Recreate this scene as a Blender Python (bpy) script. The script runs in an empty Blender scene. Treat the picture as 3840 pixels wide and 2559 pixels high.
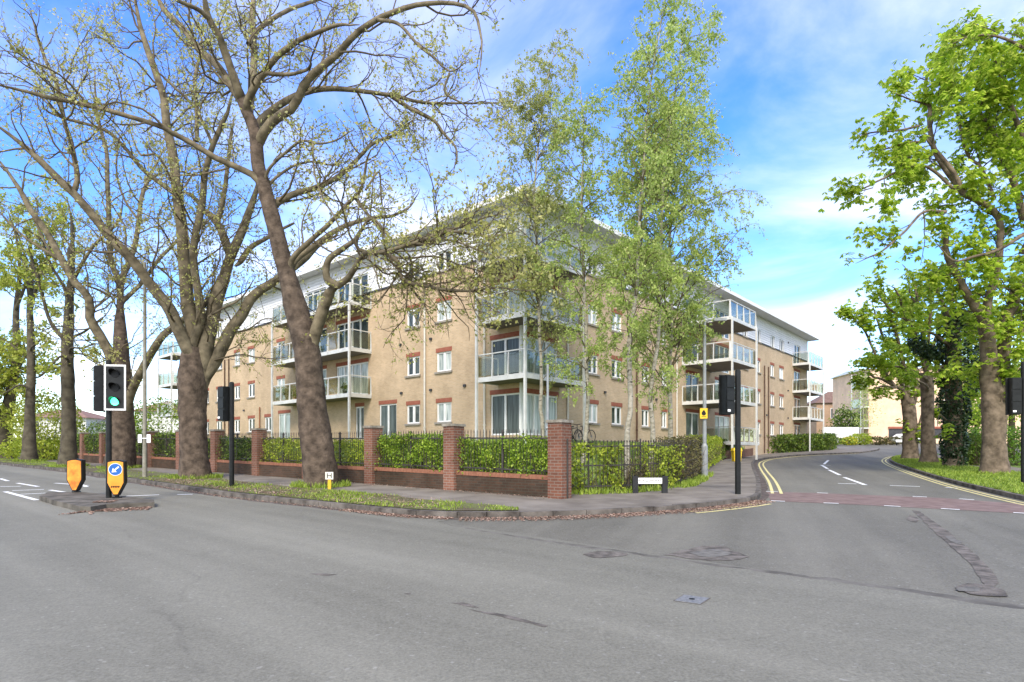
import bpy, math, random
import numpy as np
from mathutils import Vector, noise as mnoise
R = math.radians
rng = np.random.default_rng(7)
random.seed(7)
SC = bpy.context.scene
COL = SC.collection

# ------------------------------------------------------------------ camera, sky, sun, exposure
F, CX, HY, CH = 2241.0, 1920.0, 1700.0, 1.6          # photo: focal (px), centre x, horizon y, camera height
cd = bpy.data.cameras.new('camera'); cam = bpy.data.objects.new('camera', cd); COL.objects.link(cam)
cam.location = (0, 0, CH); cam.rotation_euler = (R(90), 0, 0)
cd.sensor_width = 36; cd.lens = F / 3840 * 36; cd.shift_y = (HY - 1279.5) / 3840
cd.clip_start = .1; cd.clip_end = 3000
SC.camera = cam
SUN_EL, SUN_AZ = R(42), R(-170)                       # azimuth from +Y towards +X
w = bpy.data.worlds.new('World'); SC.world = w; w.use_nodes = True
nt = w.node_tree; nt.nodes.clear()
def N(t, nt=nt, **k):
    n = nt.nodes.new(t)
    for a, b in k.items(): setattr(n, a, b)
    return n
wo = N('ShaderNodeOutputWorld'); bg = N('ShaderNodeBackground'); sky = N('ShaderNodeTexSky')
sky.sky_type = 'NISHITA'; sky.sun_disc = False; sky.sun_elevation = SUN_EL; sky.sun_rotation = SUN_AZ
sky.air_density = 1.0; sky.dust_density = .3; sky.ozone_density = 2.2
hs = N('ShaderNodeHueSaturation'); hs.inputs['Hue'].default_value = .518; hs.inputs['Saturation'].default_value = 1.35; hs.inputs['Value'].default_value = 1.35
tc = N('ShaderNodeTexCoord'); sep = N('ShaderNodeSeparateXYZ')
L = nt.links.new
L(sky.outputs[0], hs.inputs['Color']); L(tc.outputs['Generated'], sep.inputs[0])
def math_(op, a=None, b=None, nt=nt, c=None):
    n = nt.nodes.new('ShaderNodeMath'); n.operation = op
    for i, v in enumerate((a, b, c)):
        if v is None: continue
        if isinstance(v, (int, float)): n.inputs[i].default_value = v
        else: nt.links.new(v, n.inputs[i])
    return n.outputs[0]
den = math_('ADD', math_('MAXIMUM', sep.outputs[2], 0.0), .22)
cx_ = math_('DIVIDE', sep.outputs[0], den); cy_ = math_('DIVIDE', sep.outputs[1], den)
cmb = N('ShaderNodeCombineXYZ'); L(cx_, cmb.inputs[0]); L(cy_, cmb.inputs[1]); cmb.inputs[2].default_value = 7.7
n1 = N('ShaderNodeTexNoise'); n1.inputs['Scale'].default_value = 1.5; n1.inputs['Detail'].default_value = 9; n1.inputs['Roughness'].default_value = .55
n1.inputs['Distortion'].default_value = .5
L(cmb.outputs[0], n1.inputs['Vector'])
hz = math_('POWER', math_('SUBTRACT', 1.0, math_('MAXIMUM', sep.outputs[2], 0.0)), 5.0)   # more cloud low down
up = N('ShaderNodeMapRange'); up.inputs[1].default_value = .62; up.inputs[2].default_value = .85; up.inputs[4].default_value = .06; L(sep.outputs[2], up.inputs[0])   # extra cloud overhead, above the view, added to whiten the skylight
bk = N('ShaderNodeMapRange'); bk.inputs[1].default_value = .25; bk.inputs[2].default_value = -.35; bk.inputs[4].default_value = .22; L(sep.outputs[1], bk.inputs[0])   # extra unseen cloud behind the camera, added for a less blue fill
cl = math_('ADD', math_('ADD', n1.outputs[0], math_('MULTIPLY', hz, .13)), math_('MAXIMUM', up.outputs[0], bk.outputs[0]))
mr = N('ShaderNodeMapRange'); mr.interpolation_type = 'SMOOTHSTEP'
mr.inputs[1].default_value = .42; mr.inputs[2].default_value = .95; mr.inputs[4].default_value = .97
L(cl, mr.inputs[0])
mx = N('ShaderNodeMix', data_type='RGBA'); L(mr.outputs[0], mx.inputs[0]); L(hs.outputs[0], mx.inputs[6]); mx.inputs[7].default_value = (5.9, 5.75, 5.5, 1)
L(mx.outputs[2], bg.inputs[0]); bg.inputs[1].default_value = .15; L(bg.outputs[0], wo.inputs[0])
sd = bpy.data.lights.new('sun', 'SUN'); so = bpy.data.objects.new('sun', sd); COL.objects.link(so)
sd.energy = 2.0; sd.angle = R(20); sd.color = (1, .92, .77)
sdir = Vector((math.sin(SUN_AZ) * math.cos(SUN_EL), math.cos(SUN_AZ) * math.cos(SUN_EL), math.sin(SUN_EL)))
so.rotation_euler = sdir.to_track_quat('Z', 'Y').to_euler(); so.location = sdir * 60
SC.view_settings.view_transform = 'Standard'; SC.view_settings.look = 'None'; SC.view_settings.gamma = 1
SC.view_settings.exposure = 1.18
SC.cycles.max_bounces = 5; SC.cycles.diffuse_bounces = 3; SC.cycles.glossy_bounces = 2; SC.cycles.transparent_max_bounces = 16

# ------------------------------------------------------------------ terrain and photo geometry
KY = [-400, 50, 100, 160, 2000]; KZ = [-400 * .0232, 1.16, 3.5, 5.5, 14]
def H(Y): return float(np.interp(Y, KY, KZ))
def G(x, y, dz=0.0):
    """ground point seen at photo pixel (x, y); dz lifts the surface"""
    a = (HY - y) / F
    for i in range(1, len(KY) - 1):
        s = (KZ[i] - KZ[i-1]) / (KY[i] - KY[i-1]); b = KZ[i] - s * KY[i]
        if s - a > 1e-6:
            Y = (CH - b - dz) / (s - a)
            if Y <= KY[i] + 1e-6: break
    return Vector(((x - CX) / F * Y, Y, H(Y) + dz))
def P(x, y, Y): return Vector(((x - CX) / F * Y, Y, CH + (HY - y) / F * Y))
def Gs(l): return [G(*p) for p in l]
def ground(X, Y, dz=0): return Vector((X, Y, H(Y) + dz))

# ------------------------------------------------------------------ materials
MATS = {}
def mat(name, col, rough=.7, var=.15, scale=4.0, bump=0.0, bscale=30, metal=0, col2=None, spec=.3, detail=5, vec='Object', stretch=None, emit=None, lo=.35, hi=.65):
    if name in MATS: return MATS[name]
    m = bpy.data.materials.new(name); m.use_nodes = True; t = m.node_tree; b = t.nodes['Principled BSDF']
    b.inputs['Roughness'].default_value = rough; b.inputs['Metallic'].default_value = metal; b.inputs['Specular IOR Level'].default_value = spec
    c = t.nodes.new('ShaderNodeTexCoord'); v = c.outputs[vec]
    if stretch:
        mp = t.nodes.new('ShaderNodeMapping'); mp.inputs['Scale'].default_value = stretch; t.links.new(v, mp.inputs[0]); v = mp.outputs[0]
    n = t.nodes.new('ShaderNodeTexNoise'); n.inputs['Scale'].default_value = scale; n.inputs['Detail'].default_value = detail; t.links.new(v, n.inputs['Vector'])
    r = t.nodes.new('ShaderNodeValToRGB'); t.links.new(n.outputs[0], r.inputs[0])
    if col2 is None: c1 = [x * (1 - var) for x in col]; c2 = [min(1, x * (1 + var)) for x in col]
    else: c1, c2 = col, col2
    r.color_ramp.elements[0].position = lo; r.color_ramp.elements[1].position = hi
    r.color_ramp.elements[0].color = (*c1, 1); r.color_ramp.elements[1].color = (*c2, 1)
    t.links.new(r.outputs[0], b.inputs['Base Color'])
    if bump:
        n2 = t.nodes.new('ShaderNodeTexNoise'); n2.inputs['Scale'].default_value = bscale; n2.inputs['Detail'].default_value = 4; t.links.new(v, n2.inputs['Vector'])
        bp = t.nodes.new('ShaderNodeBump'); bp.inputs['Strength'].default_value = bump; bp.inputs['Distance'].default_value = .03
        t.links.new(n2.outputs[0], bp.inputs['Height']); t.links.new(bp.outputs[0], b.inputs['Normal'])
    if emit: b.inputs['Emission Color'].default_value = (*emit[0], 1); b.inputs['Emission Strength'].default_value = emit[1]
    MATS[name] = m; return m
def brick_mat(name, c1, c2, mortar, dirt=None, bw=.225, rh=.075):
    m = bpy.data.materials.new(name); m.use_nodes = True; t = m.node_tree; b = t.nodes['Principled BSDF']; b.inputs['Roughness'].default_value = .9; b.inputs['Specular IOR Level'].default_value = .15
    c = t.nodes.new('ShaderNodeTexCoord'); s = t.nodes.new('ShaderNodeSeparateXYZ'); t.links.new(c.outputs['Object'], s.inputs[0])
    cb = t.nodes.new('ShaderNodeCombineXYZ'); t.links.new(math_('ADD', s.outputs[0], s.outputs[1], t), cb.inputs[0]); t.links.new(s.outputs[2], cb.inputs[1])
    k = t.nodes.new('ShaderNodeTexBrick'); k.inputs['Scale'].default_value = 1; k.inputs['Brick Width'].default_value = bw; k.inputs['Row Height'].default_value = rh; k.inputs['Mortar Size'].default_value = .009
    k.inputs['Color1'].default_value = (*c1, 1); k.inputs['Color2'].default_value = (*c2, 1); k.inputs['Mortar'].default_value = (*mortar, 1); k.inputs['Bias'].default_value = -.1
    t.links.new(cb.outputs[0], k.inputs['Vector'])
    n = t.nodes.new('ShaderNodeTexNoise'); n.inputs['Scale'].default_value = .7; n.inputs['Detail'].default_value = 8; n.inputs['Roughness'].default_value = .65; t.links.new(c.outputs['Object'], n.inputs['Vector'])
    r = t.nodes.new('ShaderNodeValToRGB'); r.color_ramp.elements[0].position = .3; r.color_ramp.elements[1].position = .7
    d = dirt or (.80, .78, .75); r.color_ramp.elements[0].color = (*d, 1); r.color_ramp.elements[1].color = (1.1, 1.08, 1.05, 1)
    t.links.new(n.outputs[0], r.inputs[0])
    x = t.nodes.new('ShaderNodeMix'); x.data_type = 'RGBA'; x.blend_type = 'MULTIPLY'; x.inputs[0].default_value = 1
    t.links.new(k.outputs[0], x.inputs[6]); t.links.new(r.outputs[0], x.inputs[7]); t.links.new(x.outputs[2], b.inputs['Base Color'])
    bp = t.nodes.new('ShaderNodeBump'); bp.inputs['Strength'].default_value = .5; bp.inputs['Distance'].default_value = .01; bp.invert = True
    t.links.new(k.outputs['Fac'], bp.inputs['Height']); t.links.new(bp.outputs[0], b.inputs['Normal'])
    MATS[name] = m; return m
def leaf_mat(name, c1, c2, c3=None, trans=.45, rough=.5):
    m = bpy.data.materials.new(name); m.use_nodes = True; t = m.node_tree; t.nodes.clear()
    o = t.nodes.new('ShaderNodeOutputMaterial'); g = t.nodes.new('ShaderNodeNewGeometry'); r = t.nodes.new('ShaderNodeValToRGB')
    r.color_ramp.elements[0].color = (*c1, 1); r.color_ramp.elements[1].color = (*c2, 1)
    if c3: e = r.color_ramp.elements.new(.55); e.color = (*c3, 1)
    t.links.new(g.outputs['Random Per Island'], r.inputs[0])
    n = t.nodes.new('ShaderNodeTexNoise'); n.inputs['Scale'].default_value = .9; tcn = t.nodes.new('ShaderNodeTexCoord'); t.links.new(tcn.outputs['Object'], n.inputs['Vector'])
    h = t.nodes.new('ShaderNodeHueSaturation'); t.links.new(r.outputs[0], h.inputs['Color'])
    t.links.new(math_('ADD', math_('MULTIPLY', n.outputs[0], .9, t), .55, t), h.inputs['Value'])
    p = t.nodes.new('ShaderNodeBsdfPrincipled'); p.inputs['Roughness'].default_value = rough; p.inputs['Specular IOR Level'].default_value = .35
    tr = t.nodes.new('ShaderNodeBsdfTranslucent'); ms = t.nodes.new('ShaderNodeMixShader'); ms.inputs[0].default_value = trans
    t.links.new(h.outputs[0], p.inputs['Base Color']); t.links.new(h.outputs[0], tr.inputs[0])
    t.links.new(p.outputs[0], ms.inputs[1]); t.links.new(tr.outputs[0], ms.inputs[2]); t.links.new(ms.outputs[0], o.inputs[0])
    MATS[name] = m; return m
def asphalt(name, c1, c2, speck, angle, crack=0.22):
    m = bpy.data.materials.new(name); m.use_nodes = True; t = m.node_tree; b = t.nodes['Principled BSDF']; b.inputs['Roughness'].default_value = .82; b.inputs['Specular IOR Level'].default_value = .3
    c = t.nodes.new('ShaderNodeTexCoord'); mp = t.nodes.new('ShaderNodeMapping'); mp.inputs['Rotation'].default_value = (0, 0, -angle); t.links.new(c.outputs['Object'], mp.inputs[0])
    st = t.nodes.new('ShaderNodeMapping'); st.inputs['Scale'].default_value = (.05, .75, 1); t.links.new(mp.outputs[0], st.inputs[0])
    def nz(v, s, d=4, ro=.6):
        n = t.nodes.new('ShaderNodeTexNoise'); n.inputs['Scale'].default_value = s; n.inputs['Detail'].default_value = d; n.inputs['Roughness'].default_value = ro; t.links.new(v, n.inputs['Vector']); return n.outputs[0]
    lane = nz(st.outputs[0], 1.0, 3); big = nz(c.outputs['Object'], .35, 6); mid = nz(c.outputs['Object'], 7, 5, .7); fine = nz(c.outputs['Object'], 38, 3, .85)
    f = math_('ADD', math_('ADD', math_('MULTIPLY', lane, .42, t), math_('MULTIPLY', big, .18, t), t), math_('ADD', math_('MULTIPLY', mid, .14, t), math_('MULTIPLY', fine, .62, t), t), t)
    r = t.nodes.new('ShaderNodeValToRGB'); r.color_ramp.elements[0].position = .47; r.color_ramp.elements[1].position = .89
    r.color_ramp.elements[0].color = (*c1, 1); r.color_ramp.elements[1].color = (*c2, 1); t.links.new(f, r.inputs[0])
    vo = t.nodes.new('ShaderNodeTexVoronoi'); vo.inputs['Scale'].default_value = 42; t.links.new(c.outputs['Object'], vo.inputs['Vector'])
    sp = t.nodes.new('ShaderNodeMapRange'); sp.inputs[1].default_value = .985; sp.inputs[2].default_value = 1.0
    s3 = t.nodes.new('ShaderNodeSeparateXYZ'); t.links.new(vo.outputs['Color'], s3.inputs[0]); t.links.new(s3.outputs[0], sp.inputs[0])
    mxx = t.nodes.new('ShaderNodeMix'); mxx.data_type = 'RGBA'; t.links.new(math_('MULTIPLY', sp.outputs[0], .35, t), mxx.inputs[0]); t.links.new(r.outputs[0], mxx.inputs[6]); mxx.inputs[7].default_value = (*speck, 1)
    # hairline cracks
    cv = t.nodes.new('ShaderNodeTexVoronoi'); cv.feature = 'DISTANCE_TO_EDGE'; cv.inputs['Scale'].default_value = .23
    wv = t.nodes.new('ShaderNodeTexNoise'); wv.inputs['Scale'].default_value = .8; wv.inputs['Detail'].default_value = 6; t.links.new(mp.outputs[0], wv.inputs['Vector'])
    ad = t.nodes.new('ShaderNodeVectorMath'); ad.operation = 'ADD'; t.links.new(mp.outputs[0], ad.inputs[0]); t.links.new(wv.outputs['Color'], ad.inputs[1])
    sc2 = t.nodes.new('ShaderNodeMapping'); sc2.inputs['Scale'].default_value = (.35, 1, 1); t.links.new(ad.outputs[0], sc2.inputs[0]); t.links.new(sc2.outputs[0], cv.inputs['Vector'])
    cm = t.nodes.new('ShaderNodeMapRange'); cm.inputs[1].default_value = 0; cm.inputs[2].default_value = .006; cm.inputs[3].default_value = crack; cm.inputs[4].default_value = 0; t.links.new(cv.outputs[0], cm.inputs[0])
    mk = nz(c.outputs['Object'], .5, 2); mk2 = t.nodes.new('ShaderNodeMapRange'); mk2.inputs[1].default_value = .5; mk2.inputs[2].default_value = .6; t.links.new(mk, mk2.inputs[0])
    m2 = t.nodes.new('ShaderNodeMix'); m2.data_type = 'RGBA'; t.links.new(math_('MULTIPLY', cm.outputs[0], mk2.outputs[0], t), m2.inputs[0]); t.links.new(mxx.outputs[2], m2.inputs[6]); m2.inputs[7].default_value = (.05, .045, .04, 1)
    t.links.new(m2.outputs[2], b.inputs['Base Color'])
    bp = t.nodes.new('ShaderNodeBump'); bp.inputs['Strength'].default_value = .5; bp.inputs['Distance'].default_value = .012; t.links.new(fine, bp.inputs['Height']); t.links.new(bp.outputs[0], b.inputs['Normal'])
    MATS[name] = m; return m
ROAD_ANG = math.atan2(1, -1.17)
M_MAIN = asphalt('main_asphalt', (.085, .081, .063), (.262, .251, .203), (.4, .39, .36), ROAD_ANG)
M_SIDE = asphalt('side_asphalt', (.062, .058, .046), (.225, .213, .172), (.4, .39, .36), R(68))
M_PAVE = mat('pavement_tarmac', (.135, .116, .095), .9, scale=1.2, col2=(.235, .208, .174), bump=.3, bscale=70, detail=9)
M_KERB = mat('kerb_stone', (.055, .047, .04), .9, scale=3, col2=(.17, .15, .13), bump=.4, bscale=25, detail=8)
M_WHITE = mat('white_paint', (.5, .5, .48), .7, scale=12, col2=(.8, .8, .78), lo=.3, hi=.5, detail=9)
M_YEL = mat('yellow_paint', (.42, .36, .14), .7, scale=10, col2=(.68, .60, .28), lo=.3, hi=.5, detail=9)
M_RED = mat('red_surfacing', (.15, .10, .086), .85, scale=3, col2=(.225, .16, .14), bump=.2, bscale=80, detail=10)
M_PATCH = mat('broken_tarmac', (.072, .063, .054), .95, scale=6, col2=(.185, .163, .14), bump=.8, bscale=30, detail=10)
M_LIGHTPATCH = mat('exposed_concrete', (.10, .094, .083), .9, scale=9, col2=(.18, .17, .15), bump=.4, bscale=40)
M_IRON = mat('cast_iron', (.13, .133, .138), .6, scale=25, col2=(.22, .224, .228), bump=.5, bscale=60, spec=.5)
M_SOIL = mat('verge_soil', (.10, .075, .05), .95, scale=1.6, col2=(.13, .15, .045), bump=.6, bscale=22, detail=9)
M_LAWN = mat('lawn_turf', (.09, .14, .025), .95, scale=1.2, col2=(.17, .24, .05), bump=.5, bscale=40, detail=9)
M_FIELD = mat('rough_grass', (.10, .13, .035), .95, scale=.3, col2=(.17, .2, .06), bump=.5, bscale=20, detail=9)
M_BUFF = brick_mat('buff_brick', (.57, .43, .285), (.485, .36, .235), (.52, .44, .35))
M_RBRICK = brick_mat('red_brick', (.235, .105, .07), (.17, .08, .057), (.26, .215, .18), dirt=(.55, .5, .47))
M_PLINTH = brick_mat('stained_brick', (.105, .06, .042), (.065, .044, .034), (.09, .078, .062), dirt=(.4, .42, .36))
M_COPE = mat('brick_on_edge', (.2, .085, .05), .9, scale=5, col2=(.29, .13, .08), stretch=(3, 3, 1), bump=.3)
M_LINTEL = mat('red_brick_lintel', (.26, .085, .055), .9, scale=7, col2=(.33, .12, .08))
M_SILL = mat('stone_sill', (.24, .215, .185), .9, scale=6, col2=(.33, .30, .26))
M_CAP = mat('pier_cap_stone', (.17, .15, .12), .9, scale=7, col2=(.3, .275, .23), bump=.3)
M_UPVC = mat('white_frame', (.80, .80, .79), .35, var=.04, spec=.5)
M_BALC = mat('pale_balcony_steel', (.62, .62, .60), .45, var=.08, scale=3, spec=.5)
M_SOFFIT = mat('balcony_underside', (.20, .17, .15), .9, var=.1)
M_FASCIA = mat('eave_panel', (.74, .74, .73), .5, var=.05, scale=.6)
M_ROOF = mat('roof_sheet', (.32, .33, .34), .5, var=.1)
M_DARKM = mat('dark_flashing', (.05, .05, .055), .5, var=.2)
M_BLACK = mat('black_pole_paint', (.008, .009, .009), .45, var=.35, scale=9, spec=.3)
M_RAIL = mat('railing_paint', (.045, .04, .036), .6, var=.3)
M_BROWNP = mat('brown_pipe', (.10, .055, .035), .5, var=.2)
M_PIPE = mat('pale_pipe', (.62, .60, .55), .5, var=.06)
M_GALV = mat('galvanised_steel', (.26, .275, .28), .5, scale=5, var=.15, spec=.5, metal=.2)
M_OLDPOLE = mat('mossy_concrete_pole', (.20, .19, .15), .9, scale=8, col2=(.28, .265, .22))
def cladding():
    m = mat('white_boarding', (.72, .73, .76), .6, var=.04, scale=.8); t = m.node_tree; b = t.nodes['Principled BSDF']
    c = t.nodes.new('ShaderNodeTexCoord'); s = t.nodes.new('ShaderNodeSeparateXYZ'); t.links.new(c.outputs['Object'], s.inputs[0])
    fr = math_('FRACT', math_('DIVIDE', s.outputs[2], .2, t), None, t)
    bp = t.nodes.new('ShaderNodeBump'); bp.inputs['Strength'].default_value = 1; bp.inputs['Distance'].default_value = .05; bp.invert = True
    t.links.new(fr, bp.inputs['Height']); t.links.new(bp.outputs[0], b.inputs['Normal']); return m
M_CLAD = cladding()
def glass(name, tint, a, rough=.03):
    m = bpy.data.materials.new(name); m.use_nodes = True; t = m.node_tree; t.nodes.clear(); o = t.nodes.new('ShaderNodeOutputMaterial')
    tr = t.nodes.new('ShaderNodeBsdfTransparent'); tr.inputs[0].default_value = (*tint, 1); p = t.nodes.new('ShaderNodeBsdfGlossy')
    p.inputs['Color'].default_value = (.7, .72, .7, 1); p.inputs['Roughness'].default_value = rough
    x = t.nodes.new('ShaderNodeMixShader'); fz = t.nodes.new('ShaderNodeLayerWeight'); fz.inputs[0].default_value = .5
    t.links.new(math_('ADD', math_('MULTIPLY', math_('POWER', fz.outputs['Facing'], 3.0, t), .6, t), a, t), x.inputs[0]); t.links.new(tr.outputs[0], x.inputs[1]); t.links.new(p.outputs[0], x.inputs[2]); t.links.new(x.outputs[0], o.inputs[0]); MATS[name] = m; return m
M_BGLASS = glass('balcony_glass', (.77, .79, .71), .07)
def pane(name, c1, c2, folds):
    m = bpy.data.materials.new(name); m.use_nodes = True; t = m.node_tree; b = t.nodes['Principled BSDF']; b.inputs['Roughness'].default_value = .08; b.inputs['Specular IOR Level'].default_value = .28
    c = t.nodes.new('ShaderNodeTexCoord'); wv = t.nodes.new('ShaderNodeTexNoise'); wv.inputs['Scale'].default_value = 1.6; wv.inputs['Detail'].default_value = 4
    mp = t.nodes.new('ShaderNodeMapping'); mp.inputs['Scale'].default_value = (folds, folds, .5 if folds > 2 else folds); oi = t.nodes.new('ShaderNodeObjectInfo')
    t.links.new(c.outputs['Object'], mp.inputs[0]); t.links.new(oi.outputs['Random'], mp.inputs['Location']); t.links.new(mp.outputs[0], wv.inputs['Vector'])
    r = t.nodes.new('ShaderNodeValToRGB'); r.color_ramp.elements[0].position = .38; r.color_ramp.elements[1].position = .62; r.color_ramp.elements[0].color = (*c1, 1); r.color_ramp.elements[1].color = (*c2, 1)
    t.links.new(wv.outputs[0], r.inputs[0]); t.links.new(r.outputs[0], b.inputs['Base Color']); MATS[name] = m; return m
M_PANE = pane('window_glass', (.018, .024, .022), (.07, .085, .075), 1.3)
M_PANEC = pane('curtained_glass', (.26, .31, .30), (.60, .64, .62), 6)
M_PANED = pane('dark_curtained_glass', (.035, .05, .05), (.085, .11, .11), 8)
M_BARK1 = mat('plane_bark', (.05, .037, .027), .95, scale=4.5, col2=(.142, .106, .078), bump=1.0, bscale=16, detail=12, lo=.34, hi=.7)
M_BARK1U = mat('plane_limb_bark', (.06, .049, .031), .95, scale=3.5, col2=(.22, .183, .118), bump=.5, bscale=12, detail=8, lo=.3, hi=.7)
M_TWIG = mat('twig_bark', (.12, .095, .06), .95, var=.3, scale=2)
M_BARK2 = mat('chestnut_bark', (.06, .045, .03), .95, scale=3.5, col2=(.23, .175, .125), bump=1.0, bscale=10, detail=9, lo=.3, hi=.7)
M_BARKD = mat('far_bark', (.05, .042, .03), .95, scale=3, col2=(.11, .095, .065), bump=.8, bscale=9)
def birch_mat():
    m = mat('birch_bark', (.20, .18, .13), .85, scale=3.5, col2=(.44, .41, .34), stretch=(1, 1, 2.2), detail=7); t = m.node_tree; b = t.nodes['Principled BSDF']
    c = t.nodes.new('ShaderNodeTexCoord'); mp = t.nodes.new('ShaderNodeMapping'); mp.inputs['Scale'].default_value = (3, 3, 7); t.links.new(c.outputs['Object'], mp.inputs[0])
    n = t.nodes.new('ShaderNodeTexNoise'); n.inputs['Scale'].default_value = 1.1; n.inputs['Detail'].default_value = 5; t.links.new(mp.outputs[0], n.inputs['Vector'])
    r = t.nodes.new('ShaderNodeMapRange'); r.inputs[1].default_value = .58; r.inputs[2].default_value = .66; t.links.new(n.outputs[0], r.inputs[0])
    x = t.nodes.new('ShaderNodeMix'); x.data_type = 'RGBA'; src = b.inputs['Base Color'].links[0].from_socket
    t.links.new(r.outputs[0], x.inputs[0]); t.links.new(src, x.inputs[6]); x.inputs[7].default_value = (.05, .04, .03, 1); t.links.new(x.outputs[2], b.inputs['Base Color']); return m
M_BIRCH = birch_mat()
LF_PLANE = leaf_mat('plane_leaf', (.34, .36, .08), (.66, .62, .28), (.50, .49, .15), .6)
LF_LIME = leaf_mat('lime_leaf', (.22, .28, .03), (.54, .56, .12), (.38, .43, .06), .5)
LF_BIRCH = leaf_mat('birch_leaf', (.27, .39, .07), (.68, .73, .29), (.48, .58, .15), .62)
LF_CHEST = leaf_mat('chestnut_leaf', (.22, .36, .025), (.68, .74, .14), (.43, .57, .055), .62)
LF_IVY = leaf_mat('ivy_leaf', (.012, .03, .012), (.075, .12, .05), (.03, .06, .022), .15, .3)
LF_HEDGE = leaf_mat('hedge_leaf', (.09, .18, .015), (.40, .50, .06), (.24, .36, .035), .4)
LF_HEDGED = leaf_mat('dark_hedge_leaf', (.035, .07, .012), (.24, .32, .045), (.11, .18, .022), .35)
LF_SPARSE = leaf_mat('beech_hedge_leaf', (.17, .24, .02), (.54, .58, .08), (.34, .43, .04), .45)
LF_BROWN = leaf_mat('brown_twiggy_leaf', (.07, .055, .025), (.20, .19, .06), (.12, .11, .035), .3)
LF_GRASS = leaf_mat('grass_blade', (.15, .22, .025), (.42, .50, .09), (.27, .38, .045), .4)
LF_LITTER = leaf_mat('dead_leaf', (.15, .085, .06), (.44, .33, .26), (.28, .18, .135), .1, .8)
LF_YEL = leaf_mat('yellow_flower', (.45, .34, .02), (.7, .6, .05), None, .3)

# ------------------------------------------------------------------ mesh helpers
def V3(a): return Vector(a)
def thing(name, label, cat, loc=(0, 0, 0), group=None, rz=0):
    o = bpy.data.objects.new(name, None); COL.objects.link(o); o.location = loc; o.rotation_euler = (0, 0, rz); o.empty_display_size = .2
    o['label'] = label; o['category'] = cat
    if group: o['group'] = group
    return o
def tag(o, label, cat, group=None):
    o['label'] = label; o['category'] = cat
    if group: o['group'] = group
    return o
def link(name, me, m=None, parent=None, kind=None, smooth=False):
    o = bpy.data.objects.new(name, me); COL.objects.link(o)
    if m is not None:
        for x in (m if isinstance(m, (list, tuple)) else [m]): me.materials.append(x)
    if parent is not None: o.parent = parent
    if kind: o['kind'] = kind
    if smooth: me.polygons.foreach_set('use_smooth', [True] * len(me.polygons))
    return o
class MB:
    def __init__(s, off=(0, 0, 0)): s.v = []; s.f = []; s.mi = []; s.cur = 0; s.off = Vector(off)
    def face(s, pts):
        b = len(s.v); s.v += [tuple(Vector(p) - s.off) for p in pts]; s.f.append(tuple(range(b, b + len(pts)))); s.mi.append(s.cur)
    def hexa(s, p):   # 8 corners: bottom 0-3 ccw, top 4-7
        b = len(s.v); s.v += [tuple(Vector(q) - s.off) for q in p]
        for f in ((3, 2, 1, 0), (4, 5, 6, 7), (0, 1, 5, 4), (1, 2, 6, 5), (2, 3, 7, 6), (3, 0, 4, 7)): s.f.append(tuple(b + i for i in f)); s.mi.append(s.cur)
    def box(s, x0, x1, y0, y1, z0, z1):
        s.hexa([(x0, y0, z0), (x1, y0, z0), (x1, y1, z0), (x0, y1, z0), (x0, y0, z1), (x1, y0, z1), (x1, y1, z1), (x0, y1, z1)])
    def obox(s, c, u, hu, hv, z0, z1, sx=1.0):   # oriented box around c, half sizes along horizontal u and its normal
        u = Vector((u[0], u[1], 0)).normalized(); n = Vector((-u.y, u.x, 0)); c = Vector(c)
        q = lambda a, b, z, k=1: Vector((c.x, c.y, z)) + u * a * k + n * b * k
        s.hexa([q(-hu, -hv, z0), q(hu, -hv, z0), q(hu, hv, z0), q(-hu, hv, z0), q(-hu, -hv, z1, sx), q(hu, -hv, z1, sx), q(hu, hv, z1, sx), q(-hu, hv, z1, sx)])
    def tube(s, pts, r, k=8, cap=True):
        pts = [Vector(p) for p in pts]; n = len(pts); rs = r if isinstance(r, (list, tuple)) else [r] * n; b = len(s.v)
        t0 = (pts[-1] - pts[0]).normalized(); ref = Vector((0, 1, 0)) if abs(t0.y) < .8 else Vector((1, 0, 0))
        for i, p in enumerate(pts):
            t = (pts[min(i + 1, n - 1)] - pts[max(i - 1, 0)]).normalized(); u = t.cross(ref).normalized(); v = t.cross(u)
            for j in range(k):
                a = 2 * math.pi * j / k; s.v.append(tuple(p + u * (math.cos(a) * rs[i]) + v * (math.sin(a) * rs[i]) - s.off))
        for i in range(n - 1):
            for j in range(k):
                s.f.append((b + i * k + j, b + i * k + (j + 1) % k, b + (i + 1) * k + (j + 1) % k, b + (i + 1) * k + j)); s.mi.append(s.cur)
        if cap:
            s.f.append(tuple(b + j for j in range(k))[::-1]); s.mi.append(s.cur); s.f.append(tuple(b + (n - 1) * k + j for j in range(k))); s.mi.append(s.cur)
    def disc(s, c, r, nrm, k=20):
        nrm = Vector(nrm).normalized(); u = nrm.orthogonal().normalized(); v = nrm.cross(u); c = Vector(c)
        s.face([c + u * math.cos(2 * math.pi * j / k) * r + v * math.sin(2 * math.pi * j / k) * r for j in range(k)])
    def prism(s, poly, ext):   # polygon (3D points) extruded by vector
        ext = Vector(ext); a = [Vector(p) for p in poly]; b_ = [p + ext for p in a]; n = len(a)
        s.face(a[::-1]); s.face(b_)
        for i in range(n): s.face([a[i], a[(i + 1) % n], b_[(i + 1) % n], b_[i]])
    def build(s, name, m, parent=None, kind=None, smooth=False):
        me = bpy.data.meshes.new(name); me.from_pydata(s.v, [], s.f); me.update()
        o = link(name, me, m, parent, kind, smooth)
        if any(s.mi): me.polygons.foreach_set('material_index', s.mi)
        return o
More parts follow.
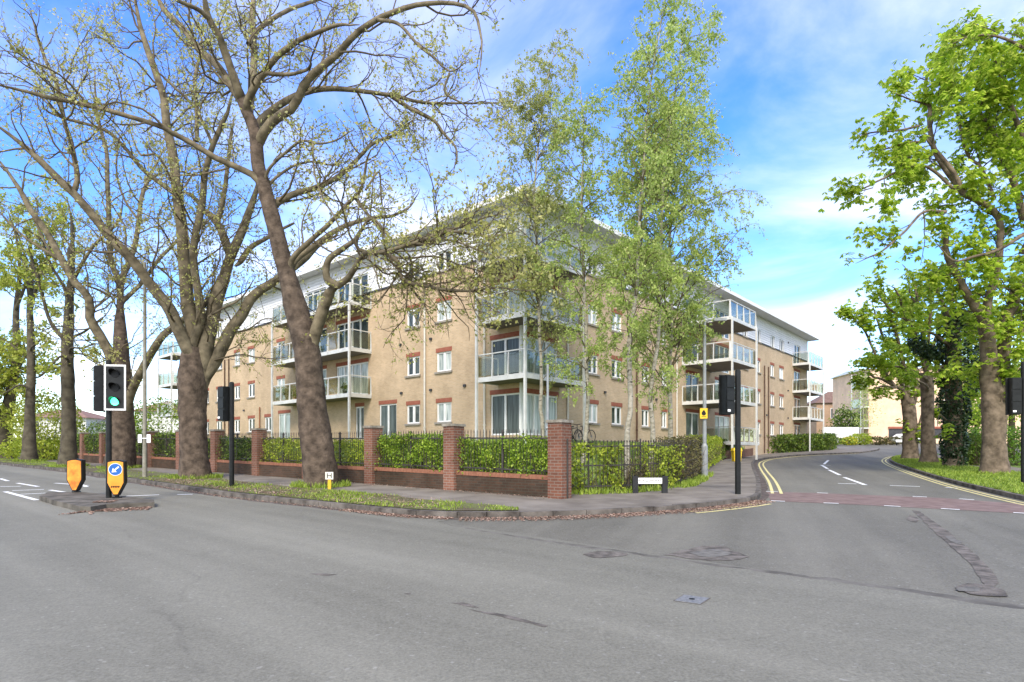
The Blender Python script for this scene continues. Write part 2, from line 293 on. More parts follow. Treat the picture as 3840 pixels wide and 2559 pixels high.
def mesh_np(name, V, Fc, m, parent=None, kind=None, smooth=False):
    """V (n,3), Fc (m,k) constant-size faces"""
    me = bpy.data.meshes.new(name); n, k = len(V), Fc.shape[1]; nf = len(Fc)
    me.vertices.add(n); me.vertices.foreach_set('co', np.ascontiguousarray(V, dtype=np.float32).ravel())
    me.loops.add(nf * k); me.loops.foreach_set('vertex_index', np.ascontiguousarray(Fc, dtype=np.int32).ravel())
    me.polygons.add(nf); me.polygons.foreach_set('loop_start', np.arange(0, nf * k, k, dtype=np.int32))
    me.update(calc_edges=True); me.validate()
    return link(name, me, m, parent, kind, smooth)
import bmesh
def sheet(name, poly, dz, m, kind='structure', parent=None, zf=None, cell=0):
    """flat polygon (list of XY) draped on the terrain: cut at the terrain's own creases so that sheets stay parallel"""
    from mathutils.geometry import tessellate_polygon
    pts = [Vector((p[0], p[1], 0)) for p in poly]; tri = tessellate_polygon([pts])
    bm = bmesh.new(); vs = [bm.verts.new(p) for p in pts]
    for t in tri:
        try: bm.faces.new([vs[i] for i in t])
        except ValueError: pass
    cuts = [(Vector((0, y, 0)), Vector((0, 1, 0))) for y in KY[1:-1]]
    if cell:
        xs = [p.x for p in pts]; ys = [p.y for p in pts]
        cuts += [(Vector((x, 0, 0)), Vector((1, 0, 0))) for x in np.arange(min(xs) + cell, max(xs), cell)] + [(Vector((0, y, 0)), Vector((0, 1, 0))) for y in np.arange(min(ys) + cell, max(ys), cell)]
    for co, no in cuts: bmesh.ops.bisect_plane(bm, geom=bm.verts[:] + bm.edges[:] + bm.faces[:], plane_co=co, plane_no=no)
    for v in bm.verts: v.co.z = zf(v.co.x, v.co.y) if zf else H(v.co.y) + dz
    bmesh.ops.recalc_face_normals(bm, faces=bm.faces[:])
    for f in bm.faces:
        if f.normal.z < 0: f.normal_flip()
    me = bpy.data.meshes.new(name); bm.to_mesh(me); bm.free(); return link(name, me, m, parent, kind)
def offset(poly, d):
    """offset an open XY polyline by d to its left"""
    p = [Vector((q[0], q[1])) for q in poly]; out = []
    for i in range(len(p)):
        t = (p[min(i + 1, len(p) - 1)] - p[max(i - 1, 0)]).normalized(); out.append(p[i] + Vector((-t.y, t.x)) * d)
    return out
def dense(poly, step):
    out = []; p = [Vector((q[0], q[1])) for q in poly]
    for a, b in zip(p, p[1:]):
        n = max(1, int((b - a).length / step))
        out += [a.lerp(b, i / n) for i in range(n)]
    return out + [p[-1]]
def smoothline(poly, step=.5):
    p = [np.array((q[0], q[1])) for q in poly]; p = [2 * p[0] - p[1]] + p + [2 * p[-1] - p[-2]]; out = []
    for i in range(1, len(p) - 2):
        n = max(1, int(np.linalg.norm(p[i + 1] - p[i]) / step))
        for j in range(n):
            t = j / n; a, b, c, d = p[i - 1:i + 3]
            out.append(.5 * ((2 * b) + (c - a) * t + (2 * a - 5 * b + 4 * c - d) * t * t + (3 * b - a - 3 * c + d) * t ** 3))
    return [Vector(q) for q in out + [p[-2]]]
def ribbon(mb, poly, wid, dz):
    """road-marking strip along XY polyline, centred"""
    p = []
    for q in dense(poly, 2.0): p.append(q)
    a = offset(p, wid / 2); b = offset(p, -wid / 2)
    for i in range(len(p) - 1): mb.face([ground(*b[i], dz), ground(*b[i + 1], dz), ground(*a[i + 1], dz), ground(*a[i], dz)])
def kerb(poly, wid=.14, h=.125, name='kerb', side=1):
    """kerb stones along an XY polyline, the pavement side to the left (side=1)"""
    mb = MB(); p = dense(poly, .9); a = p; b = offset(p, wid * side); g = .008
    for i in range(len(p) - 1):
        u = (p[i + 1] - p[i]).normalized() * g; jit = random.uniform(-.006, .006)
        q = [p[i] + u, p[i + 1] - u, b[i + 1] - u, b[i] + u]
        if side < 0: q = q[::-1]
        mb.hexa([ground(*x, -.05) for x in q] + [ground(*x, h + jit) for x in q])
    return mb.build(name, M_KERB, kind='structure')
def leaves_np(c, L_, W_, rg, flat=0.0, axis=None):
    """diamond leaves at centres c"""
    n = len(c); a = rg.normal(size=(n, 3)); 
    if axis is not None: a = a * .6 + axis
    a /= np.linalg.norm(a, axis=1)[:, None] + 1e-9
    b = rg.normal(size=(n, 3)); b[:, 2] *= (1 - flat); b -= (b * a).sum(1)[:, None] * a; b /= np.linalg.norm(b, axis=1)[:, None] + 1e-9
    s = rg.uniform(.6, 1.3, n)[:, None]; a = a * L_ / 2 * s; b = b * W_ / 2 * s
    V = np.stack([c - a, c + b - a * .15, c + a, c - b - a * .15], 1).reshape(-1, 3)
    return V, np.arange(4 * n).reshape(n, 4)
def palmate_np(c, L_, W_, rg, k=5):
    n = len(c); az = rg.uniform(0, 6.28, n); dr = rg.uniform(.15, .9, n); s = rg.uniform(.7, 1.25, n); Vs = []
    for j in range(k):
        ang = az + (j - (k - 1) / 2) * .62 + rg.normal(0, .1, n); d = dr + rg.normal(0, .12, n) + abs(j - (k - 1) / 2) * .1
        a = np.stack([np.cos(ang) * np.cos(d), np.sin(ang) * np.cos(d), -np.sin(d)], 1); b = np.stack([-np.sin(ang), np.cos(ang), rg.normal(0, .25, n)], 1)
        l = (L_ * s * (1 - .13 * abs(j - (k - 1) / 2)))[:, None]; wv = (W_ * s)[:, None]
        Vs.append(np.stack([c, c + a * l * .62 + b * wv / 2, c + a * l, c + a * l * .62 - b * wv / 2], 1))
    V = np.stack(Vs, 1).reshape(-1, 3); return V, np.arange(len(V)).reshape(-1, 4)
def tubes_np(Pt, Rr, k=3):
    """batch of tubes: Pt (M,N,3), Rr (M,N)"""
    M_, Nn, _ = Pt.shape; T = np.gradient(Pt, axis=1); T /= np.linalg.norm(T, axis=2)[..., None] + 1e-9
    D = Pt[:, -1] - Pt[:, 0]; ref = np.eye(3)[np.argmin(np.abs(D), axis=1)][:, None, :]
    U = np.cross(T, ref); U /= np.linalg.norm(U, axis=2)[..., None] + 1e-9; W = np.cross(T, U)
    ang = np.arange(k) * 2 * np.pi / k
    V = Pt[:, :, None, :] + Rr[:, :, None, None] * (U[:, :, None, :] * np.cos(ang)[None, None, :, None] + W[:, :, None, :] * np.sin(ang)[None, None, :, None])
    idx = np.arange(M_ * Nn * k).reshape(M_, Nn, k); a = idx[:, :-1]; b = idx[:, 1:]
    Fq = np.stack([a, np.roll(a, -1, 2), np.roll(b, -1, 2), b], -1).reshape(-1, 4)
    return V.reshape(-1, 3), Fq
def catmull(pts, n):
    """resample (m,d) control points to n points evenly by length"""
    p = np.asarray(pts, float); p = np.vstack([2 * p[0] - p[1], p, 2 * p[-1] - p[-2]]); out = []
    for i in range(1, len(p) - 2):
        t = np.linspace(0, 1, 12, endpoint=False)[:, None]; a, b, c, d = p[i - 1:i + 3]
        out.append(.5 * ((2 * b) + (c - a) * t + (2 * a - 5 * b + 4 * c - d) * t * t + (3 * b - a - 3 * c + d) * t ** 3))
    q = np.vstack(out + [p[-2:-1]]); s = np.r_[0, np.cumsum(np.linalg.norm(np.diff(q[:, :3], axis=0), axis=1))]; u = np.linspace(0, s[-1], n)
    return np.stack([np.interp(u, s, q[:, j]) for j in range(q.shape[1])], 1), s[-1]
def branch(start, dirs, lens, nseg, wander, up, rg, upend=None):
    M_ = len(start); Pt = np.zeros((M_, nseg + 1, 3)); Pt[:, 0] = start; d = dirs / (np.linalg.norm(dirs, axis=1)[:, None] + 1e-9)
    for i in range(nseg):
        u = up if upend is None else up + (upend - up) * i / max(1, nseg - 1)
        d = d + rg.normal(0, wander, (M_, 3)); d[:, 2] += u; d /= np.linalg.norm(d, axis=1)[:, None] + 1e-9
        Pt[:, i + 1] = Pt[:, i] + d * (lens / nseg)[:, None]
    return Pt
def spawn(Pt, Rr, per_m, rg, t0=.15, ang=(35, 65), t1=1.0):
    """child starts, directions, parent radius and parameter t on a batch of polylines"""
    ln = np.linalg.norm(np.diff(Pt, axis=1), axis=2).sum(1); n = rg.poisson(per_m * ln * (t1 - t0)) if np.ndim(per_m) == 0 else per_m
    pi = np.repeat(np.arange(len(Pt)), n); t = rg.uniform(t0, t1, len(pi)); x = t * (Pt.shape[1] - 1); i = np.minimum(x.astype(int), Pt.shape[1] - 2); f = (x - i)[:, None]
    S = Pt[pi, i] * (1 - f) + Pt[pi, i + 1] * f; T = Pt[pi, i + 1] - Pt[pi, i]; T /= np.linalg.norm(T, axis=1)[:, None] + 1e-9
    rr = Rr[pi, i] * (1 - f[:, 0]) + Rr[pi, i + 1] * f[:, 0]
    q = rg.normal(size=(len(pi), 3)); q -= (q * T).sum(1)[:, None] * T; q /= np.linalg.norm(q, axis=1)[:, None] + 1e-9
    a = np.radians(rg.uniform(ang[0], ang[1], len(pi)))[:, None]
    return S, T * np.cos(a) + q * np.sin(a), rr, t, pi, ln[pi] if len(pi) else np.zeros(0)
def bumpy_tube(pts, rad, k, amp, freq, seed=0, flare=0.0):
    """thick trunk with lumps; pts (n,3), rad (n)"""
    Pt = pts[None]; V, Fq = tubes_np_ref(Pt, rad[None], k)
    V = V.reshape(len(pts), k, 3)
    for i in range(len(pts)):
        fl = 1 + flare * max(0, 1 - i * .5 / max(1, len(pts) * .12)) ** 2 if flare else 1
        for j in range(k):
            d = V[i, j] - pts[i]; q = pts[i] + d
            nn = .45 * mnoise.noise(Vector((q[0] * freq * 6, q[1] * freq * 6 + seed, q[2] * freq * 7))) + mnoise.noise(Vector((q[0] * freq + seed, q[1] * freq, q[2] * freq * .7))) + .5 * mnoise.noise(Vector((q[0] * freq * 2.7 + seed, q[1] * freq * 2.7, q[2] * freq * 2)))
            rid = (1 + .16 * math.cos(j * 2 * math.pi / k * 5 + seed)) if fl > 1.001 else 1
            V[i, j] = pts[i] + d * (1 + amp * nn) * (1 + (fl - 1) * rid)
    return V.reshape(-1, 3), Fq
def tubes_np_ref(Pt, Rr, k):
    M_, Nn, _ = Pt.shape; T = np.gradient(Pt, axis=1); T /= np.linalg.norm(T, axis=2)[..., None] + 1e-9
    ref = np.array([0, 1., 0])[None, None, :]; U = np.cross(T, ref); U /= np.linalg.norm(U, axis=2)[..., None] + 1e-9; W = np.cross(T, U)
    ang = np.arange(k) * 2 * np.pi / k
    V = Pt[:, :, None, :] + Rr[:, :, None, None] * (U[:, :, None, :] * np.cos(ang)[None, None, :, None] + W[:, :, None, :] * np.sin(ang)[None, None, :, None])
    idx = np.arange(M_ * Nn * k).reshape(M_, Nn, k); a = idx[:, :-1]; b = idx[:, 1:]
    return V.reshape(-1, 3), np.stack([a, np.roll(a, -1, 2), np.roll(b, -1, 2), b], -1).reshape(-1, 4)
def join_np(parts):
    Vs, Fs, o = [], [], 0
    for V, Fq in parts: Vs.append(V); Fs.append(Fq + o); o += len(V)
    return np.vstack(Vs), np.vstack(Fs)
def txt(body, size, m, name, parent, M4):
    c = bpy.data.curves.new(name, 'FONT'); c.body = body; c.size = size; c.align_x = 'CENTER'; c.align_y = 'CENTER'; c.extrude = .0015
    o = bpy.data.objects.new(name, c); COL.objects.link(o); bpy.context.view_layer.update()
    me = bpy.data.meshes.new_from_object(o.evaluated_get(bpy.context.evaluated_depsgraph_get())); COL.objects.unlink(o); bpy.data.objects.remove(o)
    me.name = name; q = link(name, me, m, parent); q.matrix_local = M4; return q


# ------------------------------------------------------------------ ground, roads, kerbs, verges, lawn
KL = [G(*p) for p in [(0, 1743), (245, 1770), (538, 1815), (865, 1865), (1240, 1906), (1387, 1922), (1560, 1938)]]
nL = Vector((.65, .76))                                                # across the main road, away from the camera
uL = Vector((-.76, .65))                                               # along the main road to the left
k0 = KL[0].xy + uL * 40
corner = [G(*p) for p in [(1714, 1944), (1950, 1944), (2200, 1936), (2450, 1922), (2611, 1909), (2760, 1892), (2838, 1878)]]
sideL = [G(*p) for p in [(2852, 1866), (2848, 1806), (2830, 1764), (2826, 1742), (2840, 1731), (2876, 1722), (2936, 1715), (3015, 1709), (3106, 1705), (3227, 1700), (3290, 1691), (3299, 1686)]]
KERB1 = [k0] + [p.xy for p in smoothline(KL + corner + sideL, .6)]
sheet('ground', [(-400, -60), (500, -60), (500, 700), (-400, 700)], -.03, M_FIELD)
jn = [G(1640, 1958).xy, G(3840, 2285).xy, G(3840, 2285).xy + (G(3840, 2285).xy - G(1714, 1967).xy).normalized() * 30]
ROADR = [jn[2] + Vector((8, 5)), Vector((60, 12)), Vector((120, 60)), Vector((140, 90.)), Vector((60, 90)), Vector((40, 84)), Vector((30, 62))]
sheet('side_road', [G(1640, 1958).xy + Vector((-.3, .2)), jn[0], jn[1], jn[2]] + ROADR + [Vector((20, 60)), Vector((10, 34)), Vector((3, 18)), Vector((-1, 13))], 0, M_SIDE)
near = [k0 - nL * 16, Vector((30, -30)), jn[2] + Vector((-1, -1))]
sheet('main_road', [k0 + nL * .3] + [p.xy + nL * .3 for p in KL] + [G(1700, 1950).xy + nL * .3, jn[0], jn[1], jn[2], Vector((32, -26)), Vector((10, -30)), k0 - nL * 18], .004, M_MAIN)
# pavement: from the kerb to the boundary wall / fence line
WALLX = [Vector((1.20, 15.07)), Vector((-27.7 - 2.9, 38.6 + 2.35)), Vector((-60, 66))]
FENCE = [p.xy for p in [G(2119, 1870), G(2320, 1863), G(2470, 1850), G(2552, 1838), G(2602, 1816), G(2632, 1794), G(2668, 1764), G(2700, 1738), G(2735, 1728), G(2800, 1718)]] + [Vector((21.5, 55)), Vector((34.5, 65.5)), Vector((37.5, 70))]
pv_out = [Vector(q) for q in offset(KERB1, .13)]
sheet('pavement', [p for p in pv_out] + [Vector((40.0, 72.0))] + [f + Vector((-.25, .12)) for f in FENCE[::-1]] + [WALLX[0] + nL * .2, WALLX[1] + nL * .2, WALLX[2] + nL * .2 + uL * 15, k0 + nL * 4.4], .12, M_PAVE)
kerb(KERB1, name='kerb')
# verge: bare soil and grass beside the kerb
vin = [Vector(q) for q in offset([k0] + [p.xy for p in KL] + [G(1700, 1944).xy, G(1945, 1942).xy], .16)]
vout = [k0 + nL * 2.25] + [p.xy + nL * 2.1 for p in KL[:-2]] + [G(1500, 1884).xy, G(1700, 1905).xy, G(1850, 1917).xy, G(1945, 1926).xy]
VERGE = vin + vout[::-1]
def vz(X, Y): return H(Y) + .137 + .025 * mnoise.noise(Vector((X * .9, Y * .9, 0)))
sheet('verge', VERGE, .137, M_SOIL)
# lawn between fence and building
BC = Vector((.454, 28.98)); eR = Vector((.66009, .75118)); eL = Vector((-.75118, .66009))
def loc2(x, y): return BC + eR * x + eL * y                            # building plan -> world
def seg_d(p, a, b):
    ab = b - a; t = max(0, min(1, (p - a).dot(ab) / ab.length_squared)); return (p - a - ab * t).length
FLINE = WALLX[::-1] + FENCE
def lawn_z(X, Y):
    p = Vector((X, Y)); df = min(seg_d(p, a, b) for a, b in zip(FLINE, FLINE[1:])); q = p - BC; x, y = q.dot(eR), q.dot(eL)
    db = math.hypot(max(0, -x), max(0, -y)) if (x < 0 or y < 0) else 0
    fp = min(((seg_d(p, a, b), (a, b)) for a, b in zip(FLINE, FLINE[1:])), key=lambda k: k[0])[1]
    base = H(Y) + .14; top = max(2.33, H(Y) + .1); t = df / (df + db + 1e-6); t = max(0, min(1, (t - .02) / .93))
    return base + (top - base) * t + .03 * mnoise.noise(Vector((X * .5, Y * .5, 0)))
lawn = [f + Vector((-.12, .12)) for f in FENCE[::-1]] + [WALLX[0] + nL * .12, WALLX[1] + nL * .12, WALLX[2] + nL * .12, loc2(6, 46), loc2(6, 2), loc2(46, 2), loc2(50, -2)]
sheet('lawn', lawn, 0, M_LAWN, zf=lawn_z, cell=1.2)
# right-hand verge and path
KR = [G(*p) for p in [(3955, 1903), (3840, 1879), (3706, 1848), (3585, 1818), (3464, 1782), (3373, 1751), (3342, 1736), (3336, 1726), (3350, 1717), (3385, 1712)]]
KERB2 = [p.xy for p in smoothline(KR, .6)] + [G(3430, 1708).xy, G(3560, 1706).xy, G(3900, 1706).xy]
KERB2 = [KERB2[0] + (KERB2[0] - KERB2[2]).normalized() * 14] + KERB2
KO = [Vector(q) for q in offset(KERB2, -.13)]
sheet('verge', KO + [Vector((60, 40)), Vector((60, 5))], .13, M_LAWN)
path = [G(*p).xy for p in [(3500, 1717), (3520, 1712), (3625, 1702), (3640, 1726), (3700, 1745), (3840, 1768), (3960, 1790)]] + [G(4050, 1830).xy, G(3850, 1793).xy, G(3764, 1778).xy, G(3688, 1767).xy, G(3609, 1757).xy, G(3540, 1731).xy]
sheet('path', path, .136, M_PAVE)
kerb(KERB2, name='kerb', side=-1)
# markings
mk = MB()
for a in ([(19, 1845), (138, 1877)], [(65, 1813), (143, 1826)], [(187, 1839), (337, 1861)], [(207, 1813), (330, 1822)], [(474, 1862), (597, 1857)], [(665, 1856), (722, 1855)], [(0, 1826), (77, 1825)], [(46, 1841), (165, 1837)], [(77, 1855), (184, 1850)], [(0, 1796), (30, 1805)], [(290, 1812), (325, 1827)]):
    p, q = [G(*x).xy for x in a]; ribbon(mk, [p, q], .13, .008)
for a in ([(3106, 1727), (3090, 1742)], [(3080, 1745), (3104, 1759)], [(3108, 1763), (3150, 1783)], [(3165, 1791), (3245, 1820)], [(3071, 1746), (3115, 1747)], [(3142, 1814), (3212, 1816)], [(3337, 1822), (3450, 1826)], [(3545, 1829), (3590, 1832)], [(2985, 1722), (3010, 1722)]):
    p, q = [G(*x).xy for x in a]; ribbon(mk, [p, q], .15, .008)
top = [G(*p) for p in [(2873, 1845), (3064, 1850), (3518, 1868), (3840, 1891), (4300, 1922)]]; bot = [G(*p) for p in [(2891, 1880), (3245, 1895), (3840, 1927), (4300, 1960)]]
sheet('crossing_surface', [p.xy for p in top] + [p.xy for p in bot[::-1]], .005, M_RED)
for l, d in ((top, .10), (bot, -.10)):
    s = dense(smoothline([p.xy for p in l], .2), .2); acc = 0
    for a, b in zip(s, s[1:]):
        if (acc % 1.2) < .2: n = (b - a).normalized(); ribbon(mk, [a, b + n * .12], .12, .012)
        acc += (b - a).length
mk.build('white_road_marking', M_WHITE, kind='structure')
ym = MB()
i1 = [i for i, p in enumerate(KERB1) if p.x > G(2530, 1925).x and p.y > 12.5]
seq = KERB1[i1[0]:i1[0] + 400]; la = [p for p in seq if p.y < G(2842, 1879).y - .35 and p.x < 8]; lb = [p for p in seq if p.y > G(2855, 1853).y and p.x < 34]
for part in (la, lb):
    for d in (-.32, -.56): ribbon(ym, offset(part, d), .09, .008)
s2 = [p for p in KERB2 if p.y < G(3385, 1712).y + 1]
for d in (.25, .47): ribbon(ym, offset(s2, d), .085, .008)
ym.build('yellow_road_marking', M_YEL, kind='structure')
# worn patches and potholes where the two surfaces meet
def blob(pts, m, dz, name, jag=.12, n=40):
    c = Vector((sum(p[0] for p in pts) / len(pts), sum(p[1] for p in pts) / len(pts)))
    pl = smoothline([G(*p).xy for p in pts] + [G(*pts[0]).xy], .08); pl = [p + Vector((mnoise.noise(Vector((p.x * 3, p.y * 3, 1))), mnoise.noise(Vector((p.x * 3, p.y * 3, 9))))) * jag + Vector((mnoise.noise(Vector((p.x * 11, p.y * 11, 4))), mnoise.noise(Vector((p.x * 11, p.y * 11, 8))))) * jag * .6 for p in pl[:-1]]
    return sheet(name, pl, dz, m)
blob([(2490, 2086), (2560, 2062), (2690, 2050), (2800, 2082), (2770, 2098), (2680, 2104), (2600, 2098)], M_PATCH, .006, 'pothole')
blob([(2590, 2075), (2680, 2063), (2750, 2074), (2720, 2086), (2640, 2090)], M_LIGHTPATCH, .010, 'pothole_base', .06)
blob([(2180, 2082), (2250, 2068), (2350, 2078), (2330, 2090), (2230, 2094)], M_PATCH, .009, 'worn_patch', .04)
blob([(3420, 1915), (3445, 1918), (3560, 2000), (3690, 2110), (3745, 2190), (3690, 2195), (3640, 2120), (3520, 2010)], M_PATCH, .006, 'worn_trench', .03)
blob([(3545, 2012), (3575, 2015), (3610, 2040), (3580, 2042)], M_LIGHTPATCH, .010, 'worn_patch', .05)
blob([(3580, 2205), (3650, 2190), (3760, 2215), (3780, 2240), (3640, 2232)], M_PATCH, .011, 'pothole', .05)
blob([(3590, 2208), (3660, 2205), (3675, 2222), (3595, 2222)], M_LIGHTPATCH, .014, 'pothole_base', .02)
blob([(1650, 1700 + 262), (1900, 2005), (2300, 2062), (2700, 2118), (3200, 2182), (3800, 2270), (3800, 2284), (3200, 2192), (2700, 2125), (2300, 2068), (1900, 2011)], mat('seam_tar', (.085, .078, .066), .9, scale=4, col2=(.17, .158, .135)), .0055, 'surface_seam', .07)
for l in ([(1160, 2155), (1190, 2152), (1265, 2157), (1230, 2162)], [(1520, 2228), (1548, 2224), (1540, 2231)], [(1690, 2265), (1730, 2262), (1800, 2283), (1740, 2275)], [(1760, 2288), (1900, 2310), (2050, 2350), (2040, 2355), (1890, 2318)], [(3410, 1932), (3440, 1945), (3440, 1960), (3405, 1950)]):
    blob(l, M_PATCH, .007, 'worn_patch', .03)
gd = [p for p in KERB1 if p.x > -30 and p.y < 60]; gi = [Vector(q) for q in offset(gd, -.02)]; go = [q + Vector((mnoise.noise(Vector((q.x * 1.3, q.y * 1.3, 2))), mnoise.noise(Vector((q.x * 1.3, q.y * 1.3, 6))))) * .12 for q in [Vector(k) for k in offset(gd, -.2)]]
gm = MB()
for i in range(len(gi) - 1): gm.face([ground(*go[i], .0058), ground(*go[i + 1], .0058), ground(*gi[i + 1], .0058), ground(*gi[i], .0058)])
gm.build('gutter_dirt', mat('gutter_dirt', (.055, .043, .035), .95, scale=5, col2=(.14, .112, .095), detail=9), kind='structure')
# traffic island
isl = [G(*p).xy for p in [(148, 1878), (205, 1897), (300, 1921), (340, 1922), (398, 1912), (579, 1904), (577, 1893), (480, 1880), (300, 1862), (180, 1862)]]
ti = MB()
for i in range(len(isl)):
    a, b = isl[i], isl[(i + 1) % len(isl)]; ti.face([ground(*a, -.02), ground(*b, -.02), ground(*b, .125), ground(*a, .125)])
ti.face([ground(*p, .125) for p in isl]); isd = ti.build('traffic_island', mat('island_concrete', (.06, .053, .043), .95, scale=2.5, col2=(.16, .145, .12), bump=.5, bscale=30, detail=9), kind='structure')
# leaf litter, grass blades (stuff)
def scatter_poly(poly, dens, rg):
    P_ = np.array([(p[0], p[1]) for p in poly]); lo, hi = P_.min(0), P_.max(0); n = int(dens * np.prod(hi - lo)); q = rg.uniform(lo, hi, (n, 2)); ins = np.zeros(n, bool); j = len(P_) - 1
    for i in range(len(P_)):
        a, b = P_[i], P_[j]; c = (a[1] > q[:, 1]) != (b[1] > q[:, 1]); ins ^= c & (q[:, 0] < (b[0] - a[0]) * (q[:, 1] - a[1]) / (b[1] - a[1] + 1e-12) + a[0]); j = i
    return q[ins]
def hnp(Y): return np.interp(Y, KY, KZ)
def blades(name, poly, dens, hgt, zf=None, mask=.0, bare=None, wid=.012, nmax=90000, m=LF_GRASS):
    q = scatter_poly(poly, dens, rng)
    if mask > -1:
        k = np.array([mnoise.noise(Vector((a * .55, b * .55, 3))) + .5 * mnoise.noise(Vector((a * 1.9, b * 1.9, 5))) for a, b in q]) if len(q) else np.zeros(0)
        q = q[k > mask + (0 if bare is None else np.where(q[:, 0] < bare, .3, 0)) + rng.normal(0, .12, len(q))]
    q = q[:nmax]; n = len(q); z = hnp(q[:, 1]) + .135 if zf is None else np.array([zf(a, b) for a, b in q])
    c = np.column_stack([q, z - .01]); az = rng.uniform(0, 6.28, n); h = hgt * rng.uniform(.4, 1.4, n); u = np.stack([np.cos(az), np.sin(az), 0 * az], 1) * wid * rng.uniform(.7, 1.6, n)[:, None]
    ln = rng.normal(0, .45, (n, 3)) * h[:, None]; ln[:, 2] = h
    V = np.stack([c - u, c + u, c + ln * .6 + u * .7, c + ln], 1).reshape(-1, 3)
    o = mesh_np(name, V, np.arange(4 * n).reshape(n, 4), m, kind='stuff'); return o
near_v = [p for p in VERGE]
blades('grass', near_v, 330, .07, mask=.06, wid=.012, bare=-6.3)
blades('grass', near_v, 120, .05, mask=-.25, wid=.012, bare=-6.3)
ie = min(range(len(KO)), key=lambda i: (KO[i] - G(3385, 1712).xy).length)
vr = KO[:ie + 1] + [G(3540, 1731).xy, G(3609, 1757).xy, G(3688, 1767).xy, G(3764, 1778).xy, G(3850, 1793).xy, G(4050, 1830).xy]
blades('grass', [Vector((p.x, p.y)) for p in vr], 220, .09, mask=-.6, wid=.018)
lw = [WALLX[0] + nL * .8] + [f + Vector((-1, .5)) for f in FENCE[:5]] + [loc2(14, -1), loc2(-1, -1), loc2(-1, 12)]
blades('grass', lw, 60, .07, zf=lawn_z, mask=-.9, wid=.022)
tuft = [Vector(q) for q in offset(FENCE[:6], -.45)] + [f for f in FENCE[:6][::-1]]
blades('grass', tuft, 420, .16, mask=-.12, wid=.014)
for bx in ((1204, 1838), (734, 1806), (449, 1765), (258, 1758), (111, 1738)):
    g_ = G(*bx).xy; blades('grass', [g_ + Vector((math.cos(a), math.sin(a))) * .95 for a in np.arange(0, 6.2, .5)], 420, .15, mask=-1, wid=.014)
for bx in ((3729, 1790), (3481, 1752), (3415, 1736), (3574, 1768)):
    g_ = G(*bx).xy; blades('grass', [g_ + Vector((math.cos(a), math.sin(a))) * 1.0 for a in np.arange(0, 6.2, .5)], 260, .15, mask=-1, wid=.018)
def litter(name, line, d0, d1, n, dz, size=.055, sd=.25):
    l = dense(line, .1); idx = rng.integers(1, len(l) - 1, n); off = offset(l, 1.0); a = np.array([(l[i].x, l[i].y) for i in idx]); o = np.array([(off[i][0], off[i][1]) for i in idx]) - a
    q = a + o * (d0 + (d1 - d0) * rng.beta(1, 2.2, n))[:, None] + rng.normal(0, .02, (n, 2)); c = np.column_stack([q, hnp(q[:, 1]) + dz + rng.uniform(0, .02, n)])
    V, Fq = leaves_np(c, size, size * .7, rng, flat=0); V = V.reshape(n, 4, 3); V[:, :, 2] = c[:, None, 2] + (V[:, :, 2] - c[:, None, 2]) * .35; mesh_np(name, V.reshape(-1, 3), Fq, LF_LITTER, kind='stuff')
ck = [p.xy for p in corner]
litter('leaf_litter', ck[:], -.02, -.62, 8000, .012, .048)
litter('leaf_litter', [G(1300, 1912).xy, G(1500, 1934).xy, G(1714, 1946).xy], -.02, -.35, 1800, .012, .06)
litter('leaf_litter', [isl[2], isl[3], isl[4], isl[5]], .0, -.6, 2200, .012, .065)
litter('leaf_litter', [isl[4] + Vector((-.6, .4)), isl[5] + Vector((-.9, .1))], -.2, .3, 250, .135, .05)
litter('leaf_litter', [WALLX[0] - nL * .05, WALLX[0] + uL * 12 - nL * .05], .0, .7, 700, .13, .05)
litter('leaf_litter', [p.xy for p in KL[2:]], .2, 2.4, 4500, .145, .055)
litter('leaf_litter', [p.xy for p in KL[2:]], -.02, -.3, 900, .012, .05)

# ------------------------------------------------------------------ apartment building
FB, FH = 2.40, 2.77
BROOT = thing('apartment_building', 'four storey buff brick apartment block with white boarded top floor and glass balconies', 'building', (BC.x, BC.y, 0), rz=math.atan2(eR.y, eR.x))
LW, RW, TOP, BRK = 42.0, 48.0, 13.88, 11.58
def zs(k): return 3.30 + FH * k
win, doors = [], []          # (side, s0, s1, z0, z1, kind)
WL = [(4.97, 6.16, (0, 1, 2, 3)), (7.60, 8.76, (0, 1, 2, 3)), (27.7, 28.84, (0, 1, 2, 3)), (30.3, 31.35, (0, 1, 2)), (33.7, 34.85, (0, 1, 2, 3)), (36.4, 37.45, (0, 1, 2)), (22.95, 24.15, (1, 2, 3)), (25.04, 26.06, (0,))]
WR = [(5.75, 6.75, (0, 1, 2, 3)), (8.2, 9.34, (0, 1, 2, 3)), (11.76, 12.73, (0, 1, 2, 3)), (14.4, 15.2, (0, 1, 2, 3)), (28.9, 30.1, (1, 2, 3)), (32.2, 33.3, (0, 1, 2, 3)), (36.0, 37.1, (0, 1, 2, 3)), (38.6, 39.9, (0, 1, 2, 3))]
for side, W in (('l', WL), ('r', WR)):
    for a, b, rows in W:
        for k in rows: win.append((side, a, b, zs(k) if k < 3 else BRK + .02, zs(k) + 1.07 if k < 3 else BRK + 1.09, k))
DL = [(12.55, 16.1, (1, 2, 3)), (17.3, 20.0, (1, 2, 3)), (9.71, 11.4, (0,)), (22.16, 23.89, (0,)), (.12, 2.05, (0, 1, 2, 3)), (13.0, 13.9, (0,))]
DR = [(.12, 2.95, (0, 1, 2, 3)), (18.1, 20.3, (0, 1, 2, 3)), (23.2, 26.2, (0, 1, 2, 3)), (43.3, 45.4, (0, 1, 2, 3))]
for side, D in (('l', DL), ('r', DR)):
    for a, b, rows in D:
        for k in rows: doors.append((side, a, b, FB + .1 + FH * k, FB + 2.15 + FH * k, k))
